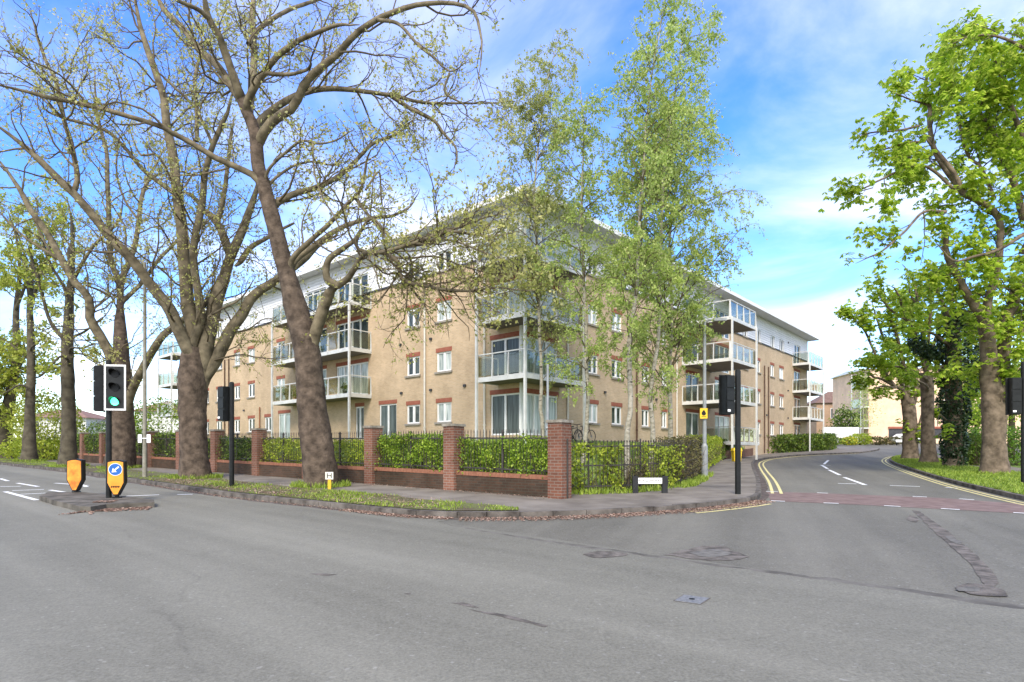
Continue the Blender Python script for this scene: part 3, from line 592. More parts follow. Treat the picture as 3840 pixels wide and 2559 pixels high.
def fp(side, s, z, q=0.0):      # facade point, q metres proud of the wall
    return Vector((-q, s, z)) if side == 'l' else Vector((s, -q, z))
def facade(mb, side, s0, s1, z0, z1, holes, q=0.0, depth=.11):
    ss = sorted({s0, s1} | {max(s0, min(s1, h[0])) for h in holes} | {max(s0, min(s1, h[1])) for h in holes}); zz_ = sorted({z0, z1} | {max(z0, min(z1, h[2])) for h in holes} | {max(z0, min(z1, h[3])) for h in holes})
    for a, b in zip(ss, ss[1:]):
        for c, d in zip(zz_, zz_[1:]):
            m = ((a + b) / 2, (c + d) / 2)
            if any(h[0] < m[0] < h[1] and h[2] < m[1] < h[3] for h in holes): continue
            p = [fp(side, a, c, q), fp(side, b, c, q), fp(side, b, d, q), fp(side, a, d, q)]; mb.face(p if side == 'r' else p[::-1])
    for a, b, c, d in [h[:4] for h in holes]:
        if d <= z0 or c >= z1: continue
        c, d = max(c, z0), min(d, z1)
        for e in (((a, c), (b, c)), ((b, c), (b, d)), ((b, d), (a, d)), ((a, d), (a, c))):
            (s_, t_), (u_, v_) = e; p = [fp(side, s_, t_, q), fp(side, u_, v_, q), fp(side, u_, v_, q - depth), fp(side, s_, t_, q - depth)]; mb.face(p if side == 'l' else p[::-1])
wl = [o[1:5] for o in win + doors if o[0] == 'l']; wr = [o[1:5] for o in win + doors if o[0] == 'r']
bw = MB()
facade(bw, 'l', 0, LW, 0.2, BRK, wl); facade(bw, 'r', 0, RW, 0.2, BRK, wr)
bw.face([(0, LW, .2), (14, LW, .2), (14, LW, BRK), (0, LW, BRK)][::-1]); bw.face([(RW, 0, .2), (RW, 14, .2), (RW, 14, BRK), (RW, 0, BRK)])
bw.build('brick_wall', M_BUFF, BROOT)
cw = MB(); facade(cw, 'l', -.03, LW + .03, BRK + .004, TOP, wl, .03, .14); facade(cw, 'r', -.03, RW + .03, BRK + .004, TOP, wr, .03, .14)
cw.face([(-.03, LW + .03, BRK), (14, LW + .03, BRK), (14, LW + .03, TOP), (-.03, LW + .03, TOP)][::-1]); cw.face([(RW + .03, -.03, BRK), (RW + .03, 14, BRK), (RW + .03, 14, TOP), (RW + .03, -.03, TOP)])
for z in np.arange(BRK + .2, TOP - .05, .2):
    for side, Lt in (('l', LW), ('r', RW)):
        h = sorted((o[1], o[2]) for o in win + doors if o[0] == side and o[3] < z < o[4]); s = 0; seg = []
        for a, b in h: seg.append((s, a)); s = b
        for a, b in seg + [(s, Lt)]:
            if b - a < .05: continue
            if side == 'l': cw.box(-.052, -.031, a, b, z, z + .028)
            else: cw.box(a, b, -.052, -.031, z, z + .028)
cw.build('boarded_wall', M_CLAD, BROOT)
fl = MB()
def gaps(side, Ltot):
    h = sorted((o[1], o[2]) for o in win + doors if o[0] == side and o[3] < BRK + .1 and o[4] > BRK); s = 0; out = []
    for a, b in h: out.append((s, a)); s = b
    return out + [(s, Ltot)]
for a, b in gaps('l', LW): fl = MB(); fl.box(-.075, -.032, a, b, BRK - .07, BRK + .03); fl.build('flashing', M_DARKM, BROOT)
for a, b in gaps('r', RW): fl = MB(); fl.box(a, b, -.075, -.032, BRK - .07, BRK + .03); fl.build('flashing', M_DARKM, BROOT)
# roof: thin projecting eaves
rf = MB(); oL, oR = .8, 1.1
out = [(-oL, -oR), (RW + .45, -oR), (RW + .45, 14), (13, 14), (13, LW + .9), (-oL, LW + .9)]
rf.prism([(x, y, TOP) for x, y in out], (0, 0, .16)); RO = rf.build('roof', M_ROOF, BROOT)
fa = MB()
for (a, b) in zip(out, out[1:] + out[:1]):
    a, b = Vector((*a, 0)), Vector((*b, 0)); u = (b - a).normalized(); n = Vector((u.y, -u.x, 0))
    fa.hexa([a + Vector((0, 0, TOP - .06)), b + Vector((0, 0, TOP - .06)), b + n * .05 + Vector((0, 0, TOP - .06)), a + n * .05 + Vector((0, 0, TOP - .06)), a + Vector((0, 0, TOP + .2)), b + Vector((0, 0, TOP + .2)), b + n * .05 + Vector((0, 0, TOP + .2)), a + n * .05 + Vector((0, 0, TOP + .2))])
fa.build('fascia', M_FASCIA, RO)
sf = MB(); sf.prism([(x * .999 + .0, y, TOP - .012) for x, y in out], (0, 0, .008)); sf.build('soffit', mat('soffit_board', (.64, .64, .64), .8, var=.06), RO)
# windows: frame > glass, sill, brick lintel; openings face -y in local space, then turned onto the facade
cache = {}
def window(side, a, b, z0, z1, kind, k):
    wd, ht = round(b - a, 2), round(z1 - z0, 2); key = (wd, ht, kind, k >= 3)
    if key not in cache:
        f = MB(); t = .08; y0, y1 = .055, .125; nm = 2 if kind == 'w' else max(2, round(wd / .95))
        f.box(0, t, y0, y1, 0, ht); f.box(wd - t, wd, y0, y1, 0, ht); f.box(t, wd - t, y0, y1, 0, t); f.box(t, wd - t, y0, y1, ht - t, ht)
        for i in range(1, nm): f.box(wd * i / nm - t * .8, wd * i / nm + t * .8, y0 - .012, y1, t, ht - t)
        if kind == 'w':
            for i in range(nm):  # opening sashes
                c0, c1 = (t if i == 0 else wd * i / nm + t * .8), (wd * (i + 1) / nm - t * .8 if i < nm - 1 else wd - t)
                f.box(c0, c0 + .035, y0 + .02, y1, t, ht - t); f.box(c1 - .035, c1, y0 + .02, y1, t, ht - t)
        g = MB(); g.face([(t, .1, t), (wd - t, .1, t), (wd - t, .1, ht - t), (t, .1, ht - t)])
        s = MB(); s.box(-.1, wd + .1, -.085, .055, -.11, -.003)
        l = MB(); l.box(-.06, wd + .06, -.006, .03, ht + .003, ht + .235)
        cache[key] = [x.build('n', None).data for x in (f, g, s, l)]
        for o in [o for o in bpy.data.objects if o.name.split('.')[0] == 'n']: bpy.data.objects.remove(o)
    me = cache[key]
    def mk(nm_, dat, m, par):
        if not dat.materials: dat.materials.append(m)
        o = bpy.data.objects.new(nm_, dat); COL.objects.link(o); o.parent = par; return o
    root = mk('window' if kind == 'w' else 'french_window', me[0], M_UPVC, BROOT)
    if side == 'r': root.location = (a, 0, z0)
    else: root.location = (0, b, z0); root.rotation_euler = (0, 0, R(-90))
    p = mk('pane', me[1], M_PANE, root); p.material_slots[0].link = 'OBJECT'; rr = random.random()
    p.material_slots[0].material = M_PANE if rr < .5 else (M_PANED if rr < .78 else M_PANEC)
    if kind == 'd' and a < 1: p.material_slots[0].material = M_PANEC if (side == 'r' or k > 1) else M_PANED
    if kind == 'w': mk('sill', me[2], M_SILL, root)
    if k < 3: mk('lintel', me[3], M_LINTEL, root)
    return root
for o in win: window(o[0], o[1], o[2], o[3], o[4], 'w', o[5])
for o in doors: window(o[0], o[1], o[2], o[3], o[4], 'd', o[5])
for me in [m for l in cache.values() for m in l]: me.name = 'window_piece'
cp = MB(); cp.box(-.03, .1, -.03, .1, FB, BRK); cp.build('corner_mullion', M_UPVC, BROOT)
# pipes
for side, s, m, r, z1 in (('l', 7.06, M_PIPE, .055, BRK), ('l', 2.4, M_PIPE, .055, BRK), ('l', 32.2, M_BROWNP, .05, 9.5), ('l', 33.0, M_BROWNP, .05, 9.5), ('l', 26.7, mat('copper_flue', (.30, .13, .06), .6), .045, 5.2), ('r', 10.99, M_BROWNP, .055, 9.2), ('r', 16.48, M_PIPE, .05, 9.0), ('r', 34.2, M_BROWNP, .055, 9.6), ('r', 35.28, M_BROWNP, .055, 9.6), ('r', 3.7, M_PIPE, .05, BRK)):
    b = MB(); b.tube([fp(side, s, 1.6, .09), fp(side, s, z1, .09)], r, 8)
    for z in np.arange(3, z1, 1.9): b.tube([fp(side, s, z, .09), fp(side, s, z + .07, .09)], r * 1.35, 8)
    b.build('downpipe', m, BROOT, smooth=False)
for side, s, z in (('l', 9.2, 5.05), ('l', 6.6, 5.05), ('l', 3.9, 5.1), ('l', 9.3, 7.9), ('l', 6.6, 7.9), ('l', 29.5, 5.0), ('r', 7.4, 5.05), ('r', 13.6, 5.05), ('r', 34.9, 5.05), ('r', 41.2, 5.05), ('r', 41.2, 7.8), ('r', 41.2, 12.6)):
    vt = MB(); p = fp(side, s, z, .02); vt.box(p.x - .08, p.x + .08, p.y - .08, p.y + .08, z, z + .13); vt.build('air_vent', M_DARKM, BROOT)
# balconies
def balcony(side, s0, s1, q, k, wrap=None, open_ends=True, post_s=()):
    z = FB + FH * k + .02; t = .2; B = MB()
    if wrap: pts = [(0, s0), (-q, s0), (-q, -q), (wrap, -q), (wrap, 0), (0, 0)]
    else:
        c = [fp(side, s0, 0, 0), fp(side, s0, 0, q), fp(side, s1, 0, q), fp(side, s1, 0, 0)]; pts = [(p.x, p.y) for p in c]
        if side == 'l': pts = pts[::-1]
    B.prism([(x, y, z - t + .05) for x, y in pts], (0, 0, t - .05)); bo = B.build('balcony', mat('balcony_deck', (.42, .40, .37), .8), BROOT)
    rim = MB(); edge = [Vector((x, y, 0)) for x, y in (pts[:5] if wrap else pts)]; rail = MB(); gl = MB(); cen = sum(edge, Vector()) / len(edge)
    for a, b in zip(edge, edge[1:]):
        u = (b - a).normalized(); n = Vector((u.y, -u.x, 0)); n = n if n.dot((a + b) / 2 - cen) > 0 else -n; ln = (b - a).length
        if ln < .3: continue
        def quadbox(mb, p0, p1, off0, off1, za, zb):
            mb.hexa([p0 + n * off0 + Vector((0, 0, za)), p1 + n * off0 + Vector((0, 0, za)), p1 + n * off1 + Vector((0, 0, za)), p0 + n * off1 + Vector((0, 0, za)), p0 + n * off0 + Vector((0, 0, zb)), p1 + n * off0 + Vector((0, 0, zb)), p1 + n * off1 + Vector((0, 0, zb)), p0 + n * off1 + Vector((0, 0, zb))])
        quadbox(rim, a - u * 0, b + u * 0, .003, .06, z - t, z + .03)
        quadbox(rail, a, b, -.03, .03, z + 1.09, z + 1.14)
        m = max(1, round(ln / 1.15))
        for i in range(m + 1):
            p = a + u * min(max(.03, ln * i / m), ln - .03); rail.hexa([p - u * .022 - n * .02 + Vector((0, 0, z - .1)), p + u * .022 - n * .02 + Vector((0, 0, z - .1)), p + u * .022 + n * .085 + Vector((0, 0, z - .1)), p - u * .022 + n * .085 + Vector((0, 0, z - .1)), p - u * .022 - n * .02 + Vector((0, 0, z + 1.089)), p + u * .022 - n * .02 + Vector((0, 0, z + 1.089)), p + u * .022 + n * .025 + Vector((0, 0, z + 1.089)), p - u * .022 + n * .025 + Vector((0, 0, z + 1.089))])
        for i in range(m):
            p0, p1 = a + u * (ln * i / m + .06), a + u * (ln * (i + 1) / m - .06); quadbox(gl, p0, p1, -.006, .006, z + .09, z + 1.02)
    rim.build('edge_beam', M_BALC, bo); rail.build('railing', M_BALC, bo); gl.build('glass_panel', M_BGLASS, bo)
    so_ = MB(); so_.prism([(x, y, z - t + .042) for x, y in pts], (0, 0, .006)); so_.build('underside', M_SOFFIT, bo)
    return z
def column(x, y, z1, r=.055):
    b = MB(); b.box(x - r, x + r, y - r, y + r, .6, z1); b.build('balcony_column', M_BALC, BROOT)
for k in (1, 2, 3):
    balcony('l', 12.24, 21.8, 1.5, k); balcony('l', 1.5, 0, 1.5, k, wrap=3.05)
    balcony('r', 17.5, 22.3, 3.4, k); balcony('r', 42.8, 48.1, 1.5, k); balcony('l', 40.2, 43.8, 1.6, k)
balcony('r', 21.2, 26.4, 2.2, 0)
zt = FB + FH * 3
for x, y in ((-1.6, 12.2), (-1.6, 21.7), (-1.62, 1.45), (-1.62, -1.6), (3.0, -1.62), (17.6, -3.5), (22.2, -3.5), (42.85, -1.62), (48.0, -1.62), (-1.7, 40.3), (-1.7, 43.7)): column(x, y, zt - .0 if True else 0)
# things standing on the balconies and against the wall
def bworld(x, y, z): v = loc2(x, y); return Vector((v.x, v.y, z))
def chair_small(name, label, p, rz, m, group=None):
    t = thing(name, label, 'chair', p, group, rz); b = MB(); b.box(-.22, .22, -.22, .22, .40, .45); b.build('seat', m, t); b = MB(); b.box(-.22, .22, .18, .22, .45, .9); b.build('backrest', m, t)
    for sx in (-.2, .2):
        for sy in (-.2, .2): b = MB(); b.tube([(sx, sy, 0), (sx, sy, .4)], .018, 6); b.build('leg', M_DARKM, t)
zb = lambda k: FB + FH * k + .03
chair_small('balcony_chair', 'dark chair on the middle balcony at the far right end of the block', bworld(44.3, -.9, zb(2)), 1.1, M_DARKM, 'chairs on the far end balcony'); 
chair_small('balcony_chair', 'wicker brown chair on the middle balcony at the far right end of the block', bworld(47.2, -.8, zb(2)), 3.4, mat('wicker', (.30, .22, .13), .8, var=.3, scale=30), 'chairs on the far end balcony')
t = thing('balcony_table', 'small dark table between the chairs on the far end balcony', 'table', bworld(45.8, -.9, zb(2))); b = MB(); b.tube([(0, 0, .68), (0, 0, .71)], .38, 14); b.build('tabletop', M_DARKM, t); b = MB(); b.tube([(0, 0, 0), (0, 0, .68)], .03, 8); b.build('leg', M_DARKM, t)
def potplant(label, p, h, m, pot=(.30, .13, .07)):
    t = thing('potted_plant', label, 'plant', p, 'potted plants on the balconies'); b = MB(); b.tube([(0, 0, 0), (0, 0, .28)], [.11, .15], 12); b.build('pot', mat('clay_pot_%d' % int(pot[0] * 100), pot, .8), t)
    c = rng.normal(0, 1, (160, 3)) * np.array([.13, .13, h * .3]) + np.array([0, 0, .3 + h * .5]); V, Fq = leaves_np(c, .12, .06, rng); mesh_np('foliage', V, Fq, m, t)
potplant('green potted plant on the first floor balcony left of the large leaning tree', bworld(-.9, 19.6, zb(1)), .5, LF_HEDGE)
potplant('dark potted shrub beside the right end of the first floor balcony', bworld(-1.1, 13.4, zb(1)), .35, LF_HEDGED, (.07, .07, .07))
potplant('red flowered pot on the corner balcony of the second floor', bworld(-1.0, .9, zb(2)), .3, leaf_mat('red_flower', (.4, .05, .03), (.6, .12, .06), None, .2))
def bicycle(label, p, rz, m):
    t = thing('bicycle', label, 'bicycle', p, 'bicycles leaning by the corner flat', rz)
    for x in (-.52, .52):
        b = MB(); k = 24; b.tube([(x + .33 * math.cos(a), 0, .34 + .33 * math.sin(a)) for a in [2 * math.pi * i / k for i in range(k + 1)]], .022, 6, False); wv = b.build('wheel', M_RAIL, t)
        b = MB(); b.tube([(x, -.03, .34), (x, .03, .34)], .035, 8)
        for i in range(8): a = math.pi * i / 8; b.tube([(x + .32 * math.cos(a), 0, .34 + .32 * math.sin(a)), (x - .32 * math.cos(a), 0, .34 - .32 * math.sin(a))], .003, 3)
        b.build('spokes', M_GALV, wv)
    b = MB(); S = lambda *q: b.tube(q, .018, 6)
    S((-.52, 0, .34), (-.08, 0, .32)); S((-.08, 0, .32), (-.2, 0, .82)); S((-.52, 0, .34), (-.18, 0, .74)); S((-.08, 0, .32), (.34, 0, .76)); S((-.18, 0, .74), (.33, 0, .82)); S((.52, 0, .34), (.36, 0, .70), (.32, 0, .95)); b.build('frame', m, t)
    b = MB(); b.tube([(.34, -.28, 1.0), (.32, 0, .96), (.34, .28, 1.0)], .016, 6); b.build('handlebar', M_RAIL, t)
    b = MB(); b.box(-.32, -.08, -.06, .06, .83, .88); b.build('saddle', M_RAIL, t); b = MB(); b.tube([(-.09, .03, .32), (-.07, .03, .32)], .09, 12); b.build('chainring', M_RAIL, t)
def lawnp(px, py): p = P(px, py, 27.0); return Vector((p.x, p.y, lawn_z(p.x, p.y)))
q = loc2(1.6, -1.5); bicycle('black bicycle leaning by the glazed corner flat, left of the brick pier', (q.x + .35, q.y - .3, lawn_z(q.x + .35, q.y - .3)), .95, M_RAIL)
q = loc2(3.4, -1.2); bicycle('dark bicycle with one pale rimmed wheel showing right of the brick pier', (q.x + .15, q.y, lawn_z(q.x + .15, q.y)), .75, mat('plum_frame', (.10, .06, .07), .4))

# ------------------------------------------------------------------ boundary wall with brick piers and railings
PA = Vector((1.20, 15.07)); ST = Vector((-2.9, 2.38)); uW = ST.normalized(); NP = 12
def pier_pos(i): return PA + ST * i
WROOT = thing('boundary_wall', 'low stained red brick wall with capped brick piers and black railings along the main road', 'wall', (PA.x, PA.y, 0), rz=math.atan2(-uW.y, -uW.x))
# local frame: +x towards pier A's side (right), wall runs along -x
wl_len = ST.length
def wz(i): p = pier_pos(i); return H(p.y) + .11
for i in range(NP):
    x = -i * wl_len; z0 = wz(i); b = MB(); hw = .215; ht = 1.86 if i else 1.90
    b.box(x - hw, x + hw, -hw, hw, z0 - .2, z0 + ht); pr = b.build('pier', M_RBRICK, WROOT)
    c = MB(); c.box(x - hw - .035, x + hw + .035, -hw - .035, hw + .035, z0 + ht + .002, z0 + ht + .075); c.build('cap', M_CAP, pr)
    if i == NP - 1: break
    xa, xb = x - hw, x - wl_len + hw; za, zb_ = z0, wz(i + 1)
    def wbox(mb, y0, y1, h0, h1, xa=xa, xb=xb, za=za, zb_=zb_):
        mb.hexa([(xb, y0, zb_ + h0), (xa, y0, za + h0), (xa, y1, za + h0), (xb, y1, zb_ + h0), (xb, y0, zb_ + h1), (xa, y0, za + h1), (xa, y1, za + h1), (xb, y1, zb_ + h1)])
    b = MB(); wbox(b, -.11, .11, -.2, .46); lw_ = b.build('low_wall', M_PLINTH, WROOT)
    b = MB(); wbox(b, -.125, .125, .462, .575); b.build('coping', M_COPE, lw_)
    b = MB(); wbox(b, -.02, .02, .66, .70); wbox(b, -.02, .02, 1.50, 1.54); n = int((xa - xb) / .118)
    for j in range(1, n):
        xx = xa + (xb - xa) * j / n; zz = za + (zb_ - za) * j / n; r = .0068 if j != n // 2 else .026
        b.box(xx - r, xx + r, -r, r, zz + .57, zz + 1.68)
        b.hexa([(xx - r * 1.5, -r * 1.5, zz + 1.68), (xx + r * 1.5, -r * 1.5, zz + 1.68), (xx + r * 1.5, r * 1.5, zz + 1.68), (xx - r * 1.5, r * 1.5, zz + 1.68), (xx - .002, -.002, zz + 1.77), (xx + .002, -.002, zz + 1.77), (xx + .002, .002, zz + 1.77), (xx - .002, .002, zz + 1.77)])
    b.build('railing', M_RAIL, WROOT)
# corner fence of iron bars standing on the ground
FR = thing('iron_fence', 'rusty black iron bar fence round the street corner right of the last brick pier', 'fence', (FENCE[0].x, FENCE[0].y, 0))
fpts = [PA - uW * .24] + FENCE[:6]; fl_ = dense(fpts, .115); b = MB((FENCE[0].x, FENCE[0].y, 0))
for j, p in enumerate(fl_):
    z = H(p.y) + .14; u = (fl_[min(j + 1, len(fl_) - 1)] - fl_[max(j - 1, 0)]); hh = 1.38
    b.obox(p, u, .007, .007, z, z + hh); b.obox(p, u, .014, .014, z + hh, z + hh + .05)
b.build('bars', M_RAIL, FR)
for h in (.17, .74, 1.27):
  b = MB((FENCE[0].x, FENCE[0].y, 0))
  for p, q in zip(fl_, fl_[1:]):
    n = Vector((-(q - p).y, (q - p).x)).normalized() * .012; b.hexa([ground(*(p - n), .12 + h), ground(*(q - n), .12 + h), ground(*(q + n), .12 + h), ground(*(p + n), .12 + h), ground(*(p - n), .16 + h), ground(*(q - n), .16 + h), ground(*(q + n), .16 + h), ground(*(p + n), .16 + h)])
  b.build('rail', M_RAIL, FR)
for p in fl_[::16]: b = MB((FENCE[0].x, FENCE[0].y, 0)); b.obox(p + Vector((0, .03)), (1, 0), .022, .022, H(p.y), H(p.y) + 1.62); b.build('post', M_RAIL, FR)

# ------------------------------------------------------------------ hedges
def hedge(name, label, line, depth, z0, z1, dens, m, L_=.075, W_=.05, lump=.14, gap=-.9, twig=40, group=None, zbase=None, cat='hedge', zvar=.12, freq=1.6):
    l = dense(line, .15); n_ = offset(l, 1.0); N_ = np.array([(b[0] - a[0], b[1] - a[1]) for a, b in zip(l, n_)]); A = np.array([(p[0], p[1]) for p in l]); base = A[0]; z_b = (zbase or (lambda X, Y: H(Y)))
    rt = thing(name, label, cat, (base[0], base[1], z_b(*base)), group); org = np.array([base[0], base[1], z_b(*base)])
    length = .15 * len(l); M_ = int(dens * length * (z1 - z0)); i = rng.integers(0, len(l), M_); t = rng.beta(.55, .8, M_); hgt = rng.uniform(0, 1, M_) ** .85
    xy = A[i] + N_[i] * (depth * t)[:, None] + rng.normal(0, .06, (M_, 2)); zb_ = np.array([z_b(*A[q]) for q in range(0, len(l))])[i]
    nz = np.array([mnoise.noise(Vector((a * freq, b * freq, h * 2.2))) for a, b, h in zip(xy[:, 0], xy[:, 1], hgt)])
    tz = np.array([mnoise.noise(Vector((a * 1.1, b * 1.1, 7.7))) for a, b in xy])
    xy -= N_[i] * (lump * nz * (t < .4))[:, None]; z = zb_ + z0 + (z1 - z0) * hgt + tz * zvar * hgt + rng.normal(0, .03, M_)
    k = nz > gap + rng.normal(0, .15, M_); c = np.column_stack([xy, z])[k] - org
    V, Fq = leaves_np(c, L_, W_, rng, flat=.3); mesh_np('foliage', V, Fq, m, rt)
    T = int(twig * length); i = rng.integers(0, len(l), T); s = np.column_stack([A[i] + N_[i] * (depth * rng.uniform(.1, .9, T))[:, None], zb_[rng.integers(0, len(zb_), T)] * 0 + np.array([z_b(*A[q]) for q in range(len(l))])[i] + z0 * .6]) - org
    d = rng.normal(0, .35, (T, 3)); d[:, 2] = 1; Pt = branch(s, d, rng.uniform(.5, 1.0, T) * (z1 - z0), 5, .22, .1, rng); Rr = np.linspace(.012, .004, 6)[None] * rng.uniform(.6, 1.4, T)[:, None]
    V, Fq = tubes_np(Pt, Rr, 3); mesh_np('stems', V, Fq, M_TWIG, rt); return rt
nW = Vector((-uW.y, uW.x)); nW = nW if nW.dot(nL) > 0 else -nW
def wline(i0, i1, off=-.02): return [pier_pos(i0) + nW * off, pier_pos(i1) + nW * off][::-1] if False else [pier_pos(i1) + nW * off, pier_pos(i0) + nW * off]
zw = lambda X, Y: H(Y) + .11
hedge('hedge', 'bright green clipped hedge behind the railing beside the nearest brick pier', wline(.07, 1.0), .75, .5, 1.50, 2600, LF_HEDGE, zbase=zw, lump=.30, zvar=.16)
hedge('hedge', 'bright green taller hedge behind the second bay of railing, right of the leaning tree', wline(1.05, 2.0), .75, .5, 1.62, 2600, LF_HEDGE, zbase=zw, lump=.30, zvar=.16)
hedge('hedge', 'pale thin hedge seen through the railings on both sides of the leaning tree trunk', wline(2.05, 4.0), .7, .5, 1.5, 1500, LF_SPARSE, zbase=zw, gap=-.35)
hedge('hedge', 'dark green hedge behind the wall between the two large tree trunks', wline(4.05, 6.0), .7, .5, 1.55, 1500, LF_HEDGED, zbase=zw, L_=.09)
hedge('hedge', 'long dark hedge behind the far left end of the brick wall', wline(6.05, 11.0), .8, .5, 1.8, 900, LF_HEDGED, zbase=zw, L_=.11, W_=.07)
fo = [Vector(q) for q in offset(FENCE, .0)]; fq = dense(FENCE[:6], .2)
def fline(x0, x1): # part of the corner fence between two photo columns
    return [Vector(q) for q in offset([p for p in fq if x0 <= CX + F * p.x / p.y <= x1], -.05)]
zf0 = lambda X, Y: H(Y) + .12
hedge('hedge', 'fresh green leafy shrub growing through the corner railings next to the brick pier', fline(2119, 2330), .6, .05, 1.32, 1500, LF_SPARSE, L_=.10, W_=.07, zbase=zf0, gap=-.25, lump=.35)
hedge('hedge', 'thin brown twiggy hedge behind the middle of the corner railings', fline(2300, 2470), .55, .1, 1.25, 600, LF_BROWN, zbase=zf0, gap=-.1, twig=60)
hedge('hedge', 'green leafy shrub behind the street name sign at the corner railings', fline(2410, 2545), .6, .1, 1.3, 1400, LF_SPARSE, L_=.09, W_=.06, zbase=zf0, gap=-.2, lump=.3)
hedge('hedge', 'brownish green hedge at the right end of the corner railings by the grey lamp post', fline(2520, 2640) , .9, .1, 1.55, 1100, LF_BROWN, zbase=zf0, gap=-.6, twig=50)
hedge('hedge', 'yellow green trimmed hedge along the side pavement behind the lamp post', [G(2634, 1790).xy, G(2670, 1762).xy, G(2702, 1736).xy], .9, .1, 1.6, 520, LF_SPARSE, L_=.12, W_=.08, zbase=zf0)
hedge('hedge', 'dark hedge beside the pavement beyond the yellow bin', [G(2716, 1734).xy + Vector((0, .5)), G(2740, 1727).xy + Vector((-.3, .3))], .8, .1, 1.5, 300, LF_HEDGED, L_=.15, W_=.1, zbase=zf0)
hedge('hedge', 'long dark clipped hedge below the far end of the apartment block by the bend', [Vector((22.6, 54.6)), Vector((29.5, 60.2)), Vector((34.0, 63.5)), Vector((36.5, 67.5))], 1.1, .05, 1.75, 300, LF_HEDGED, L_=.2, W_=.14, zbase=zf0, lump=.3, twig=10)
b = MB(); p0, p1 = G(2716, 1728).xy, Vector((22.4, 54.6)); u = (p1 - p0).normalized(); nn = Vector((-u.y, u.x))
for j in range(6):
    q0, q1 = p0.lerp(p1, j / 6), p0.lerp(p1, (j + 1) / 6); r = nn * .12; b.hexa([ground(*(q0 - r), 0), ground(*(q1 - r), 0), ground(*(q1 + r), 0), ground(*(q0 + r), 0), ground(*(q0 - r), .75), ground(*(q1 - r), .75), ground(*(q1 + r), .75), ground(*(q0 + r), .75)])
tag(b.build('garden_wall', M_RBRICK), 'low plain brick wall between the yellow bin and the far clipped hedge', 'wall')

# ------------------------------------------------------------------ traffic signals
def signal(base, pole_top, heads, label, r=.065, group='traffic signals'):
    t = thing('traffic_signal', label, 'traffic light', base, group)
    b = MB(); b.tube([(0, 0, -.05), (0, 0, pole_top - base[2])], r, 14); b.tube([(0, 0, pole_top - base[2]), (0, 0, pole_top - base[2] + .03)], r * .8, 14); b.build('pole', M_BLACK, t)
    for off, z0, z1, wd, ang, lit, board in heads:   # ang: direction the lenses face, 0 = towards -y
        h = bpy.data.objects.new('signal_head', None)
        m = MB(); dp = .2; hz = (z1 - z0) - (.10 if board else 0); y0 = -.06
        zz0 = .05 if board else 0
        m.box(-.15, .15, y0 + .005, y0 + dp, zz0, zz0 + hz)
        for i in range(3): m.box(-.135, .135, y0 + dp, y0 + dp + .025, zz0 + hz * i / 3 + .02, zz0 + hz * (i + 1) / 3 - .02)
        if board:
            m.box(-wd / 2, wd / 2, y0 - .012, y0 + .004, 0, z1 - z0)
        else: m.box(-wd / 2, wd / 2, y0 - .012, y0 + .004, -.02, z1 - z0 + .02)
        body = m.build('signal_head', M_BLACK, t); bpy.data.objects.remove(h)
        body.location = (off[0], off[1], z0 - base[2]); body.rotation_euler = (0, 0, ang)
        if board:
            w_ = MB(); H2 = z1 - z0; e = .042; yy = y0 - .016
            for x0, x1, a, c in ((-wd / 2, -wd / 2 + e, 0, H2), (wd / 2 - e, wd / 2, 0, H2), (-wd / 2 + e, wd / 2 - e, 0, e), (-wd / 2 + e, wd / 2 - e, H2 - e, H2)): w_.box(x0, x1, yy, yy + .003, a, c)
            w_.build('white_border', M_UPVC, body)
        else:
            w_ = MB(); w_.box(.02, .12, y0 + dp + .026, y0 + dp + .03, .06, .12); w_.build('maker_plate', M_UPVC, body)
        for i, nm in enumerate(('green', 'amber', 'red')):
            zc = zz0 + hz * (i + .5) / 3; ln = MB(); ln.tube([(0, y0 - .014, zc), (0, y0 - .022, zc)], .1, 22)
            on = lit == nm
            lm = mat('lit_green_lens', (.2, .9, .6), .3, var=.02, emit=((.05, 1.0, .40), 2.2)) if on else mat('dark_lens', (.006, .006, .006), .4, var=.2, spec=.2)
            lo = ln.build('lens', lm, body)
            if on: lo['label'] = 'glowing green lens'
            v = MB(); k = 14
            for j in range(k):
                a0, a1 = math.pi * (-.1 + 1.2 * j / k), math.pi * (-.1 + 1.2 * (j + 1) / k); q = lambda a, y, rr=.112: (rr * math.cos(a), y, zc + rr * math.sin(a)); fr = lambda a: y0 - .02 - .05 - .13 * max(0, math.sin(a))
                v.face([q(a0, y0 - .012), q(a1, y0 - .012), q(a1, fr(a1)), q(a0, fr(a0))]); v.face([q(a0, y0 - .012, .108), q(a0, fr(a0), .108), q(a1, fr(a1), .108), q(a1, y0 - .012, .108)]); v.face([q(a0, fr(a0)), q(a1, fr(a1)), q(a1, fr(a1), .108), q(a0, fr(a0), .108)])
            v.build('hood', M_BLACK, body)
        br = MB()
        for zz in (.18, z1 - z0 - .18): br.tube([(0, 0, z0 - base[2] + zz), (off[0] * .9, off[1] * .9, z0 - base[2] + zz)], .025, 8)
        br.build('bracket', M_BLACK, t)
    return t
def zat(y, Y): return CH + (HY - y) / F * Y
b_ = G(408, 1886); Yb = b_.y
signal((b_.x, b_.y, b_.z + .12), zat(1356, Yb), [((.235, -.06), zat(1541, Yb), zat(1371, Yb), .51, R(7), 'green', True), ((-.20, .02), zat(1543, Yb), zat(1374, Yb), .36, R(128), None, False)], 'black traffic signal on the island with its green lamp lit')
b_ = G(869, 1841); Yb = b_.y
signal((b_.x, b_.y, b_.z + .13), zat(1437, Yb), [((-.22, .03), zat(1578, Yb), zat(1451, Yb), .46, R(150), None, False)], 'black traffic signal seen from behind on the verge left of the leaning tree', .072)
b_ = G(2767, 1870); Yb = b_.y
